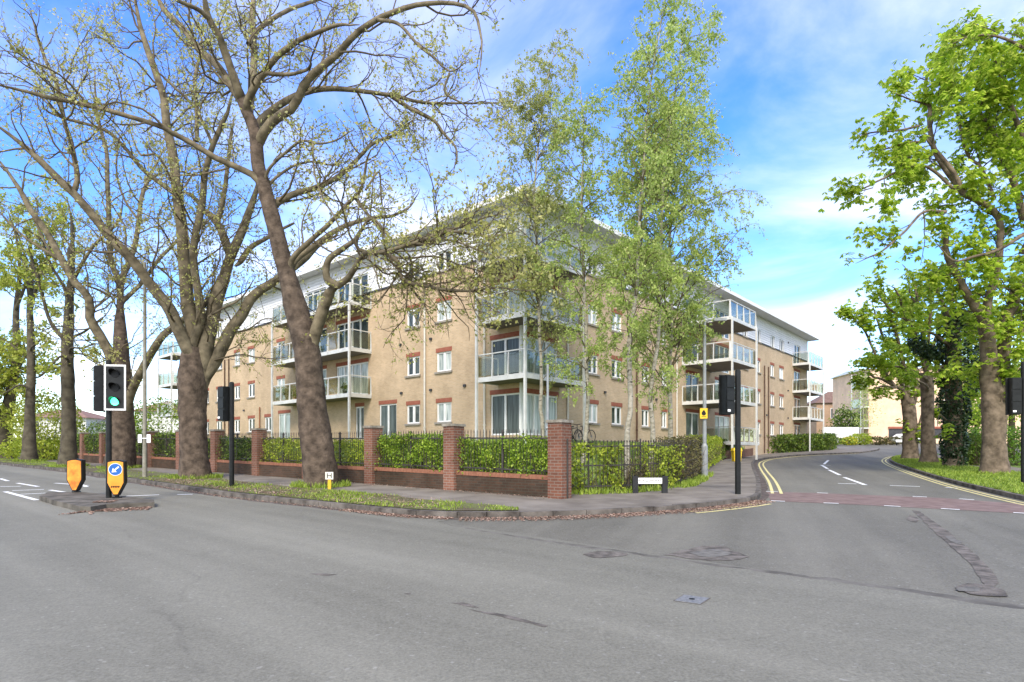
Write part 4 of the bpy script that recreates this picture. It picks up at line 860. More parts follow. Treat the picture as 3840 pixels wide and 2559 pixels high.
signal((b_.x, b_.y, b_.z + .12), zat(1391, Yb), [((-.30, .02), zat(1554, Yb), zat(1409, Yb), .40, R(205), None, False)], 'black traffic signal seen from behind at the corner of the side road', .075)
b_ = G(3838, 1830); Yb = b_.y
signal((b_.x, b_.y, b_.z + .12), zat(1360, Yb), [((-.30, .02), zat(1554, Yb), zat(1418, Yb), .42, R(170), None, False)], 'black traffic signal cut by the right edge of the photo beside the big chestnut', .07)
# keep-left bollards
M_ORANGE = mat('orange_shell', (.78, .27, .02), .4, scale=4, col2=(.86, .36, .03), spec=.5)
M_ORANGED = mat('weathered_orange_shell', (.55, .15, .02), .5, scale=5, col2=(.88, .37, .04), spec=.4, detail=8)
M_BLUE = mat('blue_sign_face', (.02, .12, .42), .4, var=.08)
def bollard(base, wd, ht, zb0, ang, label, face):
    t = thing('island_bollard', label, 'bollard', base, 'orange bollards on the island', ang); hw = wd / 2; n = 9
    prof = [(-hw * .98, zb0 + .3), (-hw * .96, zb0 + ht * .93)] ; top = [(-hw * .96 + wd * .96 * i / n, zb0 + ht * .955 + .035 * math.sin(math.pi * i / n)) for i in range(n + 1)]
    poly = [(-.05, zb0 + .02), (.05, zb0 + .02), (hw, zb0 + ht * .36), (hw * .96, zb0 + ht * .94)] + top[::-1] + [(-hw, zb0 + ht * .36)]
    sh = MB(); sh.prism([(x, -.09, z) for x, z in poly], (0, .18, 0)); b = sh.build('black_casing', M_BLACK, t)
    fr = MB(); cz = zb0 + ht * .5; pl = [(x * .88, cz + (z - cz) * .93) for x, z in poly]; fr.prism([(x, -.104, z) for x, z in pl], (0, .012, 0)); fo_ = fr.build('orange_face', M_ORANGE if face else M_ORANGED, b)
    bk = MB(); bk.prism([(x, .092, z) for x, z in pl], (0, .012, 0)); bk.build('orange_face', M_ORANGED, b)
    st = MB(); st.tube([(0, 0, -.03), (0, 0, zb0 + .08)], .05, 12); st.tube([(0, 0, 0), (0, 0, .03)], .11, 12); st.build('stem', M_BLACK, t)
    if face:
        zc = zb0 + ht * .73; d = MB(); d.disc((0, -.108, zc), hw * .78, (0, -1, 0), 28); bl = d.build('blue_disc', M_BLUE, b)
        rg_ = MB(); k = 28
        for i in range(k):
            a0, a1 = 2 * math.pi * i / k, 2 * math.pi * (i + 1) / k; q = lambda a, r_: (r_ * math.cos(a), -.110, zc + r_ * math.sin(a)); rg_.face([q(a0, hw * .78), q(a0, hw * .72), q(a1, hw * .72), q(a1, hw * .78)])
        ar = rg_; s = hw * .72; dx = Vector((-.74, 0, -.67)); dz = Vector((.67, 0, -.74)); o = Vector((0, -.1105, zc))
        q = lambda a, c: o + dx * a * s + dz * c * s
        ar.face([q(-.72, -.12), q(-.72, .12), q(.15, .12), q(.15, -.12)]); ar.face([q(.75, 0), q(.12, .46), q(.12, .14), q(.30, 0)]); ar.face([q(.75, 0), q(.30, 0), q(.12, -.14), q(.12, -.46)]); ar.face([q(.1, -.12), q(.1, .12), q(.32, 0)])
        ar.build('white_arrow', M_UPVC, bl)
        sc_ = MB(); random.seed(3)
        for i in range(5):
            x = (-.32 + .13 * i) * hw * 1.5; z = zb0 + ht * .25; sc_.face([(x, -.1075, z - .012), (x + .022, -.1075, z - .02), (x + .028, -.1075, z + .03), (x + .004, -.1075, z + .035)]); sc_.face([(x - .01, -.1078, z + .0), (x + .05, -.1078, z + .006), (x + .05, -.1078, z + .016), (x - .01, -.1078, z + .011)])
        sc_.build('black_sticker', M_BLACK, b)
    return t
b_ = G(439, 1886); bollard((b_.x, b_.y, b_.z + .12), .40, .92, .05, R(14), 'orange island bollard with a blue keep left arrow disc beside the lit signal', True)
b_ = G(286, 1863); bollard((b_.x, b_.y, b_.z + .12), .40, .92, .02, R(8), 'blank orange island bollard, weathered and smaller looking, left end of the island', False)
# lamp posts, signs
def lamp(base, ztop, r0, r1, arm, label, m, boards=None, knee=None):
    t = thing('street_lamp', label, 'street lamp', base, 'street lamps')
    b = MB(); h = ztop - base[2]
    if knee: b.tube([(0, 0, -.05), (0, 0, knee), (0, 0, knee + .12), (0, 0, h)], [r0, r0, r0 * .62, r1], 14)
    else: b.tube([(0, 0, -.05), (0, 0, h * .2), (0, 0, h)], [r0, r0 * .85, r1], 12)
    b.build('column', m, t)
    a = MB(); a.tube([(0, 0, h - .05), (arm * .5, 0, h + .04), (arm, 0, h + .05)], [r1, r1 * .8, r1 * .8], 8); a.build('arm', m, t)
    l = MB(); sx = 1 if arm > 0 else -1; l.prism([(arm, -.1, h), (arm + sx * .5, -.06, h + .02), (arm + sx * .5, .06, h + .02), (arm, .1, h)], (0, 0, .1)); hd = l.build('lamp_head', M_GALV, t)
    return t
b_ = G(543, 1802); LP1 = lamp((b_.x, b_.y, b_.z + .13), zat(985, b_.y), .085, .05, -.25, 'tall mossy grey lamp post on the left verge between two tree trunks', M_OLDPOLE)
nb = MB()
for x in (-.21, .13): nb.box(x, x + .15, -.095, -.085, zat(1661, b_.y) - b_.z - .13, zat(1630, b_.y) - b_.z - .13)
nb.box(-.2, .27, -.085, -.08, zat(1645, b_.y) - b_.z - .14, zat(1645, b_.y) - b_.z - .11); nb.build('notice_plates', M_UPVC, LP1)
b_ = G(2642, 1802); LP2 = lamp((b_.x, b_.y, b_.z + .12), zat(1205, b_.y), .125, .055, .35, 'grey steel lamp post at the side pavement carrying a yellow sign', M_GALV, knee=1.2)
sg = thing('warning_sign', 'small yellow sign with a black emblem strapped to the grey lamp post', 'sign', P(2639, 1551, b_.y - .14))
m_ = MB(); m_.box(-.145, .145, -.006, .006, -.2, .2); m_.build('yellow_plate', mat('yellow_plate_paint', (.75, .48, .03), .45, var=.05), sg)
m_ = MB(); m_.disc((0, -.008, .0), .085, (0, -1, 0), 16); m_.face([(-.05, -.0085, .07), (.05, -.0085, .07), (.03, -.0085, .12), (-.03, -.0085, .12)]); m_.face([(-.09, -.0085, -.13), (.09, -.0085, -.13), (.09, -.0085, -.11), (-.09, -.0085, -.11)]); m_.build('emblem', M_BLACK, sg)
b_ = Vector((.95, 15.9, 0)); pt = thing('signpost', 'thin grey pole rising behind the railings just left of the nearest brick pier', 'pole', (b_.x, b_.y, H(b_.y))); m_ = MB(); m_.tube([(0, 0, 0), (0, 0, zat(1372, b_.y) - H(b_.y))], .032, 10); m_.build('shaft', M_GALV, pt); m_ = MB(); m_.tube([(0, 0, zat(1372, b_.y) - H(b_.y)), (0, 0, zat(1372, b_.y) - H(b_.y) + .03)], .038, 10); m_.tube([(-.04, 0, 1.9), (.04, 0, 1.9)], .045, 8); m_.build('pole_cap', M_GALV, pt)
b_ = G(2789, 1716); pt = thing('signpost', 'thin grey pole far along the side pavement behind the black corner signal', 'pole', b_); m_ = MB(); m_.tube([(0, 0, 0), (0, 0, 1.3), (0, 0, 1.4), (0, 0, zat(1415, b_.y) - b_.z)], [.11, .11, .06, .05], 10); m_.build('shaft', M_GALV, pt); m_ = MB(); m_.box(-.12, .12, -.07, -.06, zat(1455, b_.y) - b_.z, zat(1425, b_.y) - b_.z); m_.build('plate', M_GALV, pt)
b_ = G(2762, 1739); bn = thing('grit_bin', 'yellow bin standing on the side pavement behind the corner signal pole', 'bin', (b_.x, b_.y, b_.z + .12)); m_ = MB(); m_.hexa([(-.22, -.2, .02), (.22, -.2, .02), (.22, .2, .02), (-.22, .2, .02), (-.27, -.25, .72), (.27, -.25, .72), (.27, .25, .72), (-.27, .25, .72)]); YB = mat('yellow_plastic', (.72, .50, .03), .5, var=.06); m_.build('body', YB, bn)
m_ = MB(); m_.hexa([(-.3, -.28, .725), (.3, -.28, .725), (.3, .28, .725), (-.3, .28, .725), (-.24, -.2, .92), (.24, -.2, .92), (.24, .22, .92), (-.24, .22, .92)]); m_.build('lid', YB, bn)
# street name sign
b_ = G(2437, 1866); sn = thing('street_name_sign', 'low white street name sign between two black posts, reading FOXGLOVE WAY', 'sign', (b_.x, b_.y, b_.z + .12), rz=R(2))
for x in (-.41, .41): m_ = MB(); m_.box(x - .075, x + .075, -.05, .05, -.1, .47); m_.build('post', mat('black_post', (.02, .021, .023), .6), sn)
m_ = MB(); m_.box(-.333, .333, -.03, -.015, .26, .42); pl = m_.build('name_plate', M_UPVC, sn)
from mathutils import Matrix
txt('FOXGLOVE WAY', .082, M_BLACK, 'lettering', pl, Matrix.Translation((0, -.033, .34)) @ Matrix.Rotation(R(90), 4, 'X'))
# hydrant marker
b_ = G(1236, 1850); hm = thing('hydrant_marker', 'short yellow post with a white H plate in the grass beside the leaning tree', 'marker post', (b_.x, b_.y, b_.z + .13), rz=R(6))
m_ = MB(); m_.box(-.045, .045, -.035, .035, -.05, .34); m_.build('post', mat('marker_yellow', (.72, .42, .03), .6, var=.08), hm)
m_ = MB(); m_.box(-.115, .115, -.05, -.036, .28, .50); hp = m_.build('plate', mat('marker_plate', (.70, .68, .58), .6, var=.06), hm)
m_ = MB(); yy = -.052
for x0, x1, z0, z1 in ((-.07, -.045, .315, .465), (.045, .07, .315, .465), (-.045, .045, .378, .402)): m_.face([(x0, yy, z0), (x1, yy, z0), (x1, yy, z1), (x0, yy, z1)])
m_.build('letter', M_BLACK, hp)
# manhole covers
mh = [G(*p, .010) for p in [(2530, 2252), (2566, 2231), (2660, 2243), (2625, 2265)]]; c_ = sum(mh, Vector()) / 4
mc = thing('manhole_cover', 'square grey iron manhole cover set in the main road', 'manhole cover', c_)
m_ = MB(c_); m_.prism([p - Vector((0, 0, .012)) for p in mh], (0, 0, .014)); m_.build('lid', M_IRON, mc)
m_ = MB(c_); mo = [c_ + (p - c_) * 1.10 for p in mh]
for i in range(4): j = (i + 1) % 4; m_.face([mo[i] - Vector((0, 0, .002)), mo[j] - Vector((0, 0, .002)), mh[j] + (c_ - mh[j]) * -.02 - Vector((0, 0, .002)), mh[i] + (c_ - mh[i]) * -.02 - Vector((0, 0, .002))])
m_.build('rim', M_PATCH, mc); m_ = MB(c_); m_.tube([c_ + Vector((0, 0, .002)), c_ + Vector((0, 0, .005))], .03, 10); m_.build('lifting_hole', M_BLACK, mc)

# ------------------------------------------------------------------ far buildings
def house(name, label, cat, org, rz, L_, D_, hw, hr, wallm, roofm, wins, hip=True, group=None):
    t = thing(name, label, cat, org, group, rz); m = MB(); m.box(0, L_, 0, D_, -1.5, hw); m.build('wall', wallm, t); e = .45; r = MB(); hx = D_ / 2 if hip else 0
    a = [(-e, -e, hw), (L_ + e, -e, hw), (L_ + e, D_ + e, hw), (-e, D_ + e, hw)]; r0, r1 = (hx - e if hip else -e, D_ / 2, hw + hr), (L_ - hx + e if hip else L_ + e, D_ / 2, hw + hr)
    r.face([a[0], a[1], r1, r0]); r.face([a[2], a[3], r0, r1]); r.face([a[1], a[2], r1]); r.face([a[3], a[0], r0]); r.face(a[::-1]); r.build('roof', roofm, t)
    for x, z, w_, h_ in wins:
        f = MB(); f.box(x, x + w_, -.06, .0, z, z + h_); wo_ = f.build('window', M_UPVC, t); g = MB()
        for i in range(2): g.face([(x + .08 + (w_ - .08) / 2 * i, -.065, z + .08), (x + (w_ - .08) / 2 * (i + 1), -.065, z + .08), (x + (w_ - .08) / 2 * (i + 1), -.065, z + h_ - .08), (x + .08 + (w_ - .08) / 2 * i, -.065, z + h_ - .08)])
        g.build('pane', M_PANE, wo_)
    return t
M_TILE = mat('brown_roof_tile', (.13, .08, .06), .9, scale=3, col2=(.22, .14, .11)); M_RTILE = mat('red_roof_tile', (.19, .11, .08), .9, scale=3, col2=(.30, .18, .14)); M_RENDER = mat('white_render', (.66, .66, .64), .9, var=.06, scale=.6); M_TANB = brick_mat('tan_brick', (.42, .27, .17), (.36, .22, .14), (.4, .33, .26)); M_PINKB = brick_mat('salmon_brick', (.84, .58, .41), (.76, .50, .35), (.75, .64, .52))
Yh = 118; house('house', 'tan brick house with brown roof far beyond the bend, left of the distant trees', 'house', P(3062, 1606, Yh), R(-8), 8.5, 8, (1606 - 1512) / F * Yh, 2.6, M_TANB, M_TILE, [(2.6, 1.9, 1.5, 2.0), (5.2, 3.6, .8, .9), (5.2, .8, 1.4, 1.1)], group='houses beyond the bend')
house('house', 'darker brick house half hidden behind the distant trees', 'house', P(3150, 1604, Yh + 8), R(-8), 7, 7, 4.0, 2.0, M_RBRICK, M_TILE, [(1, 1.2, 1.2, 1.2)], group='houses beyond the bend')
Yf = 93.0
AB = house('apartment_block', 'salmon brick apartment block with white stacked balconies far along the side road', 'building', P(3257, 1640, Yf), R(-4), 30, 12, 10.6, .5, M_PINKB, M_FASCIA, [(5.3, 7.2, 1.7, 1.5), (5.3, 4.2, 1.7, 1.5), (11, 7.2, 1.7, 1.5), (11, 4.2, 1.7, 1.5), (16, 7.2, 1.7, 1.5), (16, 4.2, 1.7, 1.5), (22, 4.2, 1.7, 1.5)], hip=False)
for z in (1.3, 4.6, 7.8):
    m_ = MB(); m_.box(-1.3, -.02, -.2, 2.6, z, z + .2); bo = m_.build('balcony', M_BALC, AB); m_ = MB(); m_.box(-1.3, -1.25, -.2, 2.6, z + .2, z + 1.3); m_.box(-1.25, -.02, -.2, -.15, z + .2, z + 1.3); m_.build('glass_panel', M_BGLASS, bo)
    m_ = MB(); m_.box(-1.33, -.02, -.25, -.2, z + 1.3, z + 1.36); m_.box(-1.33, -1.27, -.2, 2.6, z + 1.3, z + 1.36); m_.build('railing', M_BALC, bo)
for yy in (-.25, 2.6): m_ = MB(); m_.box(-1.36, -1.24, yy - .06, yy + .06, -1, 10); m_.build('balcony_column', M_BALC, AB)
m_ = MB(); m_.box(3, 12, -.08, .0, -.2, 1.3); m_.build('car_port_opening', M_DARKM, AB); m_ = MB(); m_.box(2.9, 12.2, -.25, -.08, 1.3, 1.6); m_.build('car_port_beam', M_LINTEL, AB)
def car(label, p, rz, m):
    t = thing('parked_car', label, 'car', p, None, rz); pr = [(-2.1, .35), (2.1, .35), (2.15, .75), (1.2, .92), (.55, 1.42), (-1.0, 1.46), (-1.85, .95), (-2.15, .85)]
    b = MB(); b.prism([(x, -.82, z) for x, z in pr], (0, 1.64, 0)); b.build('body', m, t); b = MB()
    for y in (-.825, .825): b.face([(-1.6, y, .95), (1.05, y, .95), (.5, y, 1.36), (-.95, y, 1.4)])
    b.build('window', M_PANE, t)
    for x in (-1.3, 1.35):
        for y in (-.8, .8): b = MB(); b.tube([(x, y - .09, .32), (x, y + .09, .32)], .32, 16); b.build('wheel', M_BLACK, t)
pc = P(3400, 1640, 91.0); car('white parked car in front of the salmon brick block', (pc.x, pc.y, H(pc.y) - .0), R(3), M_UPVC)
Yw = 86; p0, p1 = P(3085, 1648, Yw), P(3222, 1648, Yw); wf = thing('garden_fence', 'pale garden fence behind the flower bed beyond the bend', 'fence', p0); m_ = MB(p0); n = 26
for i in range(n): a, b2 = p0.lerp(p1, i / n), p0.lerp(p1, (i + .93) / n); m_.box(a.x, b2.x, a.y - .02, a.y + .02, p0.z - .5, p0.z + 1.75)
m_.build('boards', M_RENDER, wf); m_ = MB(p0); m_.box(p0.x, p1.x, p0.y + .021, p0.y + .07, p0.z + 1.3, p0.z + 1.4); m_.build('rail', M_RENDER, wf)
def bush(label, p, rx, rz_, n, m, L_=.3, name='shrub', cat='shrub', group=None, flowers=0):
    t = thing(name, label, cat, p, group); d = rng.normal(size=(n, 3)); d /= np.linalg.norm(d, axis=1)[:, None]; rr = rng.uniform(.45, 1.0, n) ** .5
    lum = np.array([1 + .35 * mnoise.noise(Vector((a * 2.2 + p[0], b * 2.2, c * 2.2 + p[1]))) for a, b, c in d]); c = d * (rr * lum)[:, None] * np.array([rx, rx, rz_ / 2]) + np.array([0, 0, rz_ * .5]); c[:, 2] = np.maximum(c[:, 2], .02)
    V, Fq = leaves_np(c, L_, L_ * .65, rng); mesh_np('foliage', V, Fq, m, t); s = np.zeros((14, 3)); dd = rng.normal(0, .6, (14, 3)); dd[:, 2] = 1; Pt = branch(s, dd, rng.uniform(.5, .95, 14) * rz_, 5, .15, .05, rng); V, Fq = tubes_np(Pt, np.linspace(.04, .01, 6)[None].repeat(14, 0), 4); mesh_np('stems', V, Fq, M_TWIG, t)
    if flowers: q = d[:flowers] * np.array([rx, rx, rz_ / 2]) * 1.02 + np.array([0, 0, rz_ * .5]); V, Fq = leaves_np(q, L_ * .8, L_ * .7, rng); mesh_np('blossom', V, Fq, LF_YEL, t)
    return t
def gp(x, Y): X = (x - CX) / F * Y; return Vector((X, Y, H(Y)))
for x, Y, rx, h, n, m, lab, fl__ in ((3225, 84, 1.6, 1.7, 900, LF_SPARSE, 'pale green shrub at the foot of the salmon block balconies', 0), (3180, 83, 1.1, 1.1, 500, LF_SPARSE, 'low shrub with yellow flowers right of the pale garden fence', 160), (3085, 80, .9, 1.3, 400, LF_SPARSE, 'yellow flowering shrub left of the pale garden fence', 120), (3130, 82, 1.0, 1.2, 400, LF_HEDGED, 'dark low shrub in front of the pale garden fence', 40), (3290, 84, 1.5, 1.2, 500, LF_BROWN, 'brown clipped shrub below the car port of the salmon block', 0), (3345, 84, 1.7, 1.2, 500, LF_BROWN, 'brown clipped shrub right of the car port, beside the small far sign', 0), (3265, 110, 2.2, 3, 500, LF_HEDGED, 'dark bush in front of the tan house', 0)):
    if lab.startswith('dark bush'): x = 3120
    bush(lab, gp(x, Y), rx, h, n, m, .28, flowers=fl__)
p = gp(3380, 82); fs = thing('street_name_sign', 'small white street name sign on black legs far across the side road', 'sign', p)
m_ = MB(); m_.box(-.75, .75, -.03, .0, .45, .8); m_.build('name_plate', M_UPVC, fs)
for x in (-.6, .6): m_ = MB(); m_.box(x - .06, x + .06, .001, .08, -.2, .8); m_.build('post', M_BLACK, fs)
# right-hand side: timber fence, bank hedge
q0, q1 = G(3610, 1724), G(3690, 1748); wfn = thing('timber_fence', 'mossy brown timber fence behind the ivy covered trunk', 'fence', q0); m_ = MB(q0); n = 34
for i in range(n): a, b2 = q0.lerp(q1, i / n), q0.lerp(q1, (i + .95) / n); m_.hexa([a + Vector((0, 0, -.1)), b2 + Vector((0, 0, -.1)), b2 + Vector((.03, .03, -.1)), a + Vector((.03, .03, -.1)), a + Vector((0, 0, 1.85)), b2 + Vector((0, 0, 1.85)), b2 + Vector((.03, .03, 1.85)), a + Vector((.03, .03, 1.85))])
m_.build('boards', mat('mossy_timber', (.10, .085, .04), .9, scale=3, col2=(.20, .17, .09)), wfn); m_ = MB(q0)
for f_ in (0, .5, 1): c_ = q0.lerp(q1, f_) + Vector((.1, .1, 0)); m_.box(c_.x - .05, c_.x + .05, c_.y - .05, c_.y + .05, c_.z - .2, c_.z + 1.95)
m_.build('post', mat('mossy_timber', (.1, .085, .04)), wfn)
hedge('hedge', 'bright green sloping hedge bank behind the big chestnut at the right edge', [G(3755, 1766).xy + Vector((.5, 3.0)), G(3860, 1772).xy + Vector((6, 3.5))], 2.0, .0, 2.3, 420, leaf_mat('bank_leaf', (.06, .14, .012), (.22, .36, .04), (.12, .24, .02), .4), L_=.14, W_=.09)
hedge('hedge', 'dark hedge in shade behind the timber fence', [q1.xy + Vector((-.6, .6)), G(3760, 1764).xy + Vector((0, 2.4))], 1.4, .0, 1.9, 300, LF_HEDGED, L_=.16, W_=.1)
# left-hand distance
Yl = 72; house('house', 'white rendered house with a red tiled roof far behind the left trees', 'house', P(70, 1640, Yl), R(6), 7.6, 7, (1640 - 1566) / F * Yl, 1.3, M_RENDER, M_RTILE, [(1.2, .9, 1.2, 1.1), (4.6, .9, 1.2, 1.1)], group='houses behind the left trees')
house('house', 'low white extension building right of the red roofed white house', 'house', P(285, 1640, Yl + 3), R(6), 3.4, 5, (1640 - 1585) / F * Yl, .4, M_RENDER, M_RENDER, [(.8, .4, 1.0, .9)], hip=False, group='houses behind the left trees')
house('house', 'red tiled house showing between the lamp post and the left balconies', 'house', P(505, 1640, 78), R(6), 5.5, 6, 3.4, 1.6, M_RENDER, M_RTILE, [(1, 2.2, 1.2, 1.1)], group='houses behind the left trees')

# ------------------------------------------------------------------ trees: limbs traced from the photo, given depth; finer branching grown
def r1(*l): return [(x * .829, y * .829) for x, y in l]
def r2(*l): return [(600 + x * .829, y * .829) for x, y in l]
def z1(*l): return [(x * .51, 1200 + y * .51) for x, y in l]
def z2(*l): return [(600 + x * .612, 1000 + y * .612) for x, y in l]
def r4(*l): return [(3000 + x * .829, y * .829) for x, y in l]
def r5(*l): return [(3000 + x * .638, 900 + y * .638) for x, y in l]
def tree(name, label, base_px, trunk, limbs, cfg, group=None):
    """trunk: [(x, y, width px)...]; limbs: (points, w0, w1, d0, d1) with depth offsets in metres from the trunk"""
    rg = np.random.default_rng(cfg.get('seed', 1)); g = G(*base_px); Y0 = g.y; root = thing(name, label, 'tree', g, group); O = np.array(g)
    tp = np.array([(*P(x, y, Y0 + cfg.get('lean', 0) * i / len(trunk)), wd / 2 / F * Y0) for i, (x, y, wd) in enumerate(trunk)]); tl = np.linalg.norm(np.diff(tp[:, :3], axis=0), axis=1).sum()
    n = max(8, int(tl / cfg.get('ring', .16))); tr, _ = catmull(tp, n); tr[0, 2] -= .15
    V, Fq = bumpy_tube(tr[:, :3] - O, tr[:, 3], cfg.get('sides', 20), cfg.get('amp', .1), cfg.get('freq', 2.2), cfg.get('seed', 1) * 3.1, cfg.get('flare', .35))
    mesh_np('trunk', V, Fq, cfg['bark'], root, smooth=True)
    LP_, LR, parts = [], [], []
    tpx = np.array(trunk, float); tc, _ = catmull(tpx, 80)
    for pts, w0, w1, d0, d1, *mul in limbs:
        if d0 == 0:
            i = int(np.argmin(np.hypot(tc[:, 0] - pts[0][0], tc[:, 1] - pts[0][1]) ))
            if math.hypot(tc[i, 0] - pts[0][0], tc[i, 1] - pts[0][1]) < tc[i, 2] * .95:
                lo = tc[int(np.argmin(np.abs(tc[:, 1] - (tc[i, 1] + tc[i, 2] * 1.0))))]; pts = [(lo[0] * .75 + pts[0][0] * .25, lo[1])] + list(pts)
        m = len(pts); q = np.array([(*P(x, y, Y0 + d0 + (d1 - d0) * (i / (m - 1)) ** 1.2), (w0 + (w1 - w0) * i / (m - 1)) / 2 / F * (Y0 + d0 + (d1 - d0) * i / (m - 1))) for i, (x, y) in enumerate(pts)])
        c, ln = catmull(q, 30); jit = np.cumsum(rg.normal(0, .012, (30, 3)), axis=0) * min(1, ln / 6); c[:, 3] *= np.interp(np.arange(30), [0, 24, 29], [1, 1, .35]); c[:, :3] += jit * np.linspace(0, 1, 30)[:, None]
        for _ in range(mul[0] if mul else 1): LP_.append(c[:, :3] - O); LR.append(c[:, 3])
        parts.append(bumpy_tube(c[:, :3] - O, c[:, 3], 10, .07, 3.0, 5))
    V, Fq = join_np(parts); mesh_np('limbs', V, Fq, cfg['ubark'], root, smooth=True)
    LPn, LRn = np.array(LP_), np.array(LR)
    wood = []; tips = []
    if cfg.get('shoots'):   # sprouts straight off the trunk
        pass
    S, D, rr, t, pi, pl = spawn(LPn, LRn, cfg['d2'], rg, .12, (30, 70))
    l2 = np.clip(pl * rg.uniform(.18, .5, len(S)) * (1.15 - .7 * t), .5, cfg['l2'])
    B2 = branch(S, D, l2, 8, cfg.get('wander', .16), cfg.get('up2', .06), rg, cfg.get('up2e')); R2_ = np.minimum(rr * .5, .009 + l2 * .010)[:, None] * np.linspace(1, .3, 9)[None]
    wood.append(tubes_np(B2, R2_, 5))
    S, D, rr, t, pi, pl = spawn(np.concatenate([B2]), R2_, cfg['d3'], rg, .15, (25, 65)); l3 = np.clip(pl * rg.uniform(.25, .6, len(S)), .3, cfg['l3'])
    B3 = branch(S, D, l3, 5, cfg.get('wander', .16), cfg.get('up3', .04), rg); R3_ = np.minimum(rr * .7, .011)[:, None] * np.linspace(1, .55, 6)[None]; wood.append(tubes_np(B3, R3_, 3))
    S, D, rr, t, pi, pl = spawn(B3, R3_, cfg['d4'], rg, .2, (25, 70)); l4 = rg.uniform(.18, cfg['l4'], len(S))
    B4 = branch(S, D, l4, 3, .2, cfg.get('up4', -.02), rg); R4_ = np.minimum(rr * .8, .008)[:, None] * np.linspace(1, .6, 4)[None]; wood.append(tubes_np(B4, R4_, 3))
    V, Fq = join_np(wood); mesh_np('branches', V, Fq, cfg.get('twig', M_TWIG), root)
    cs = []
    for B, k in ((B3, cfg['n3']), (B4, cfg['n4'])):
        tot = int(len(B) * k); i = rg.integers(0, len(B), tot); x = rg.beta(1.6, .9, tot) * (B.shape[1] - 1.001); j = x.astype(int); f = (x - j)[:, None]; cs.append(B[i, j] * (1 - f) + B[i, j + 1] * f + rg.normal(0, cfg.get('spread', .04), (tot, 3)))
    c = np.vstack(cs)
    if cfg.get('palm'): V, Fq = palmate_np(c, cfg['L'], cfg['W'], rg)
    else: V, Fq = leaves_np(c, cfg['L'], cfg['W'], rg)
    mesh_np('crown', V, Fq, cfg['leaf'], root)
    print(label[:40], 'twigs', len(B2), len(B3), len(B4), 'leaves', len(c))
    return root
PL = dict(bark=M_BARK1, ubark=M_BARK1U, leaf=LF_PLANE, wander=.24, d2=2.1, l2=3.2, d3=3.4, l3=1.5, d4=3.6, l4=.6, n3=4.0, n4=4.2, L=.10, W=.065, spread=.06, seed=11)
GP = None
t1 = [(1208, 1862, 118), (1203, 1780, 112), (1188, 1660, 110), (1172, 1551, 104), (1158, 1367, 96), (1136, 1245, 92), (1108, 1150, 84), (1097, 1103, 74), (1056, 953, 62), (1014, 788, 56), (990, 705, 52), (969, 622, 48), (956, 497, 44), (925, 420, 40), (890, 332, 34)]
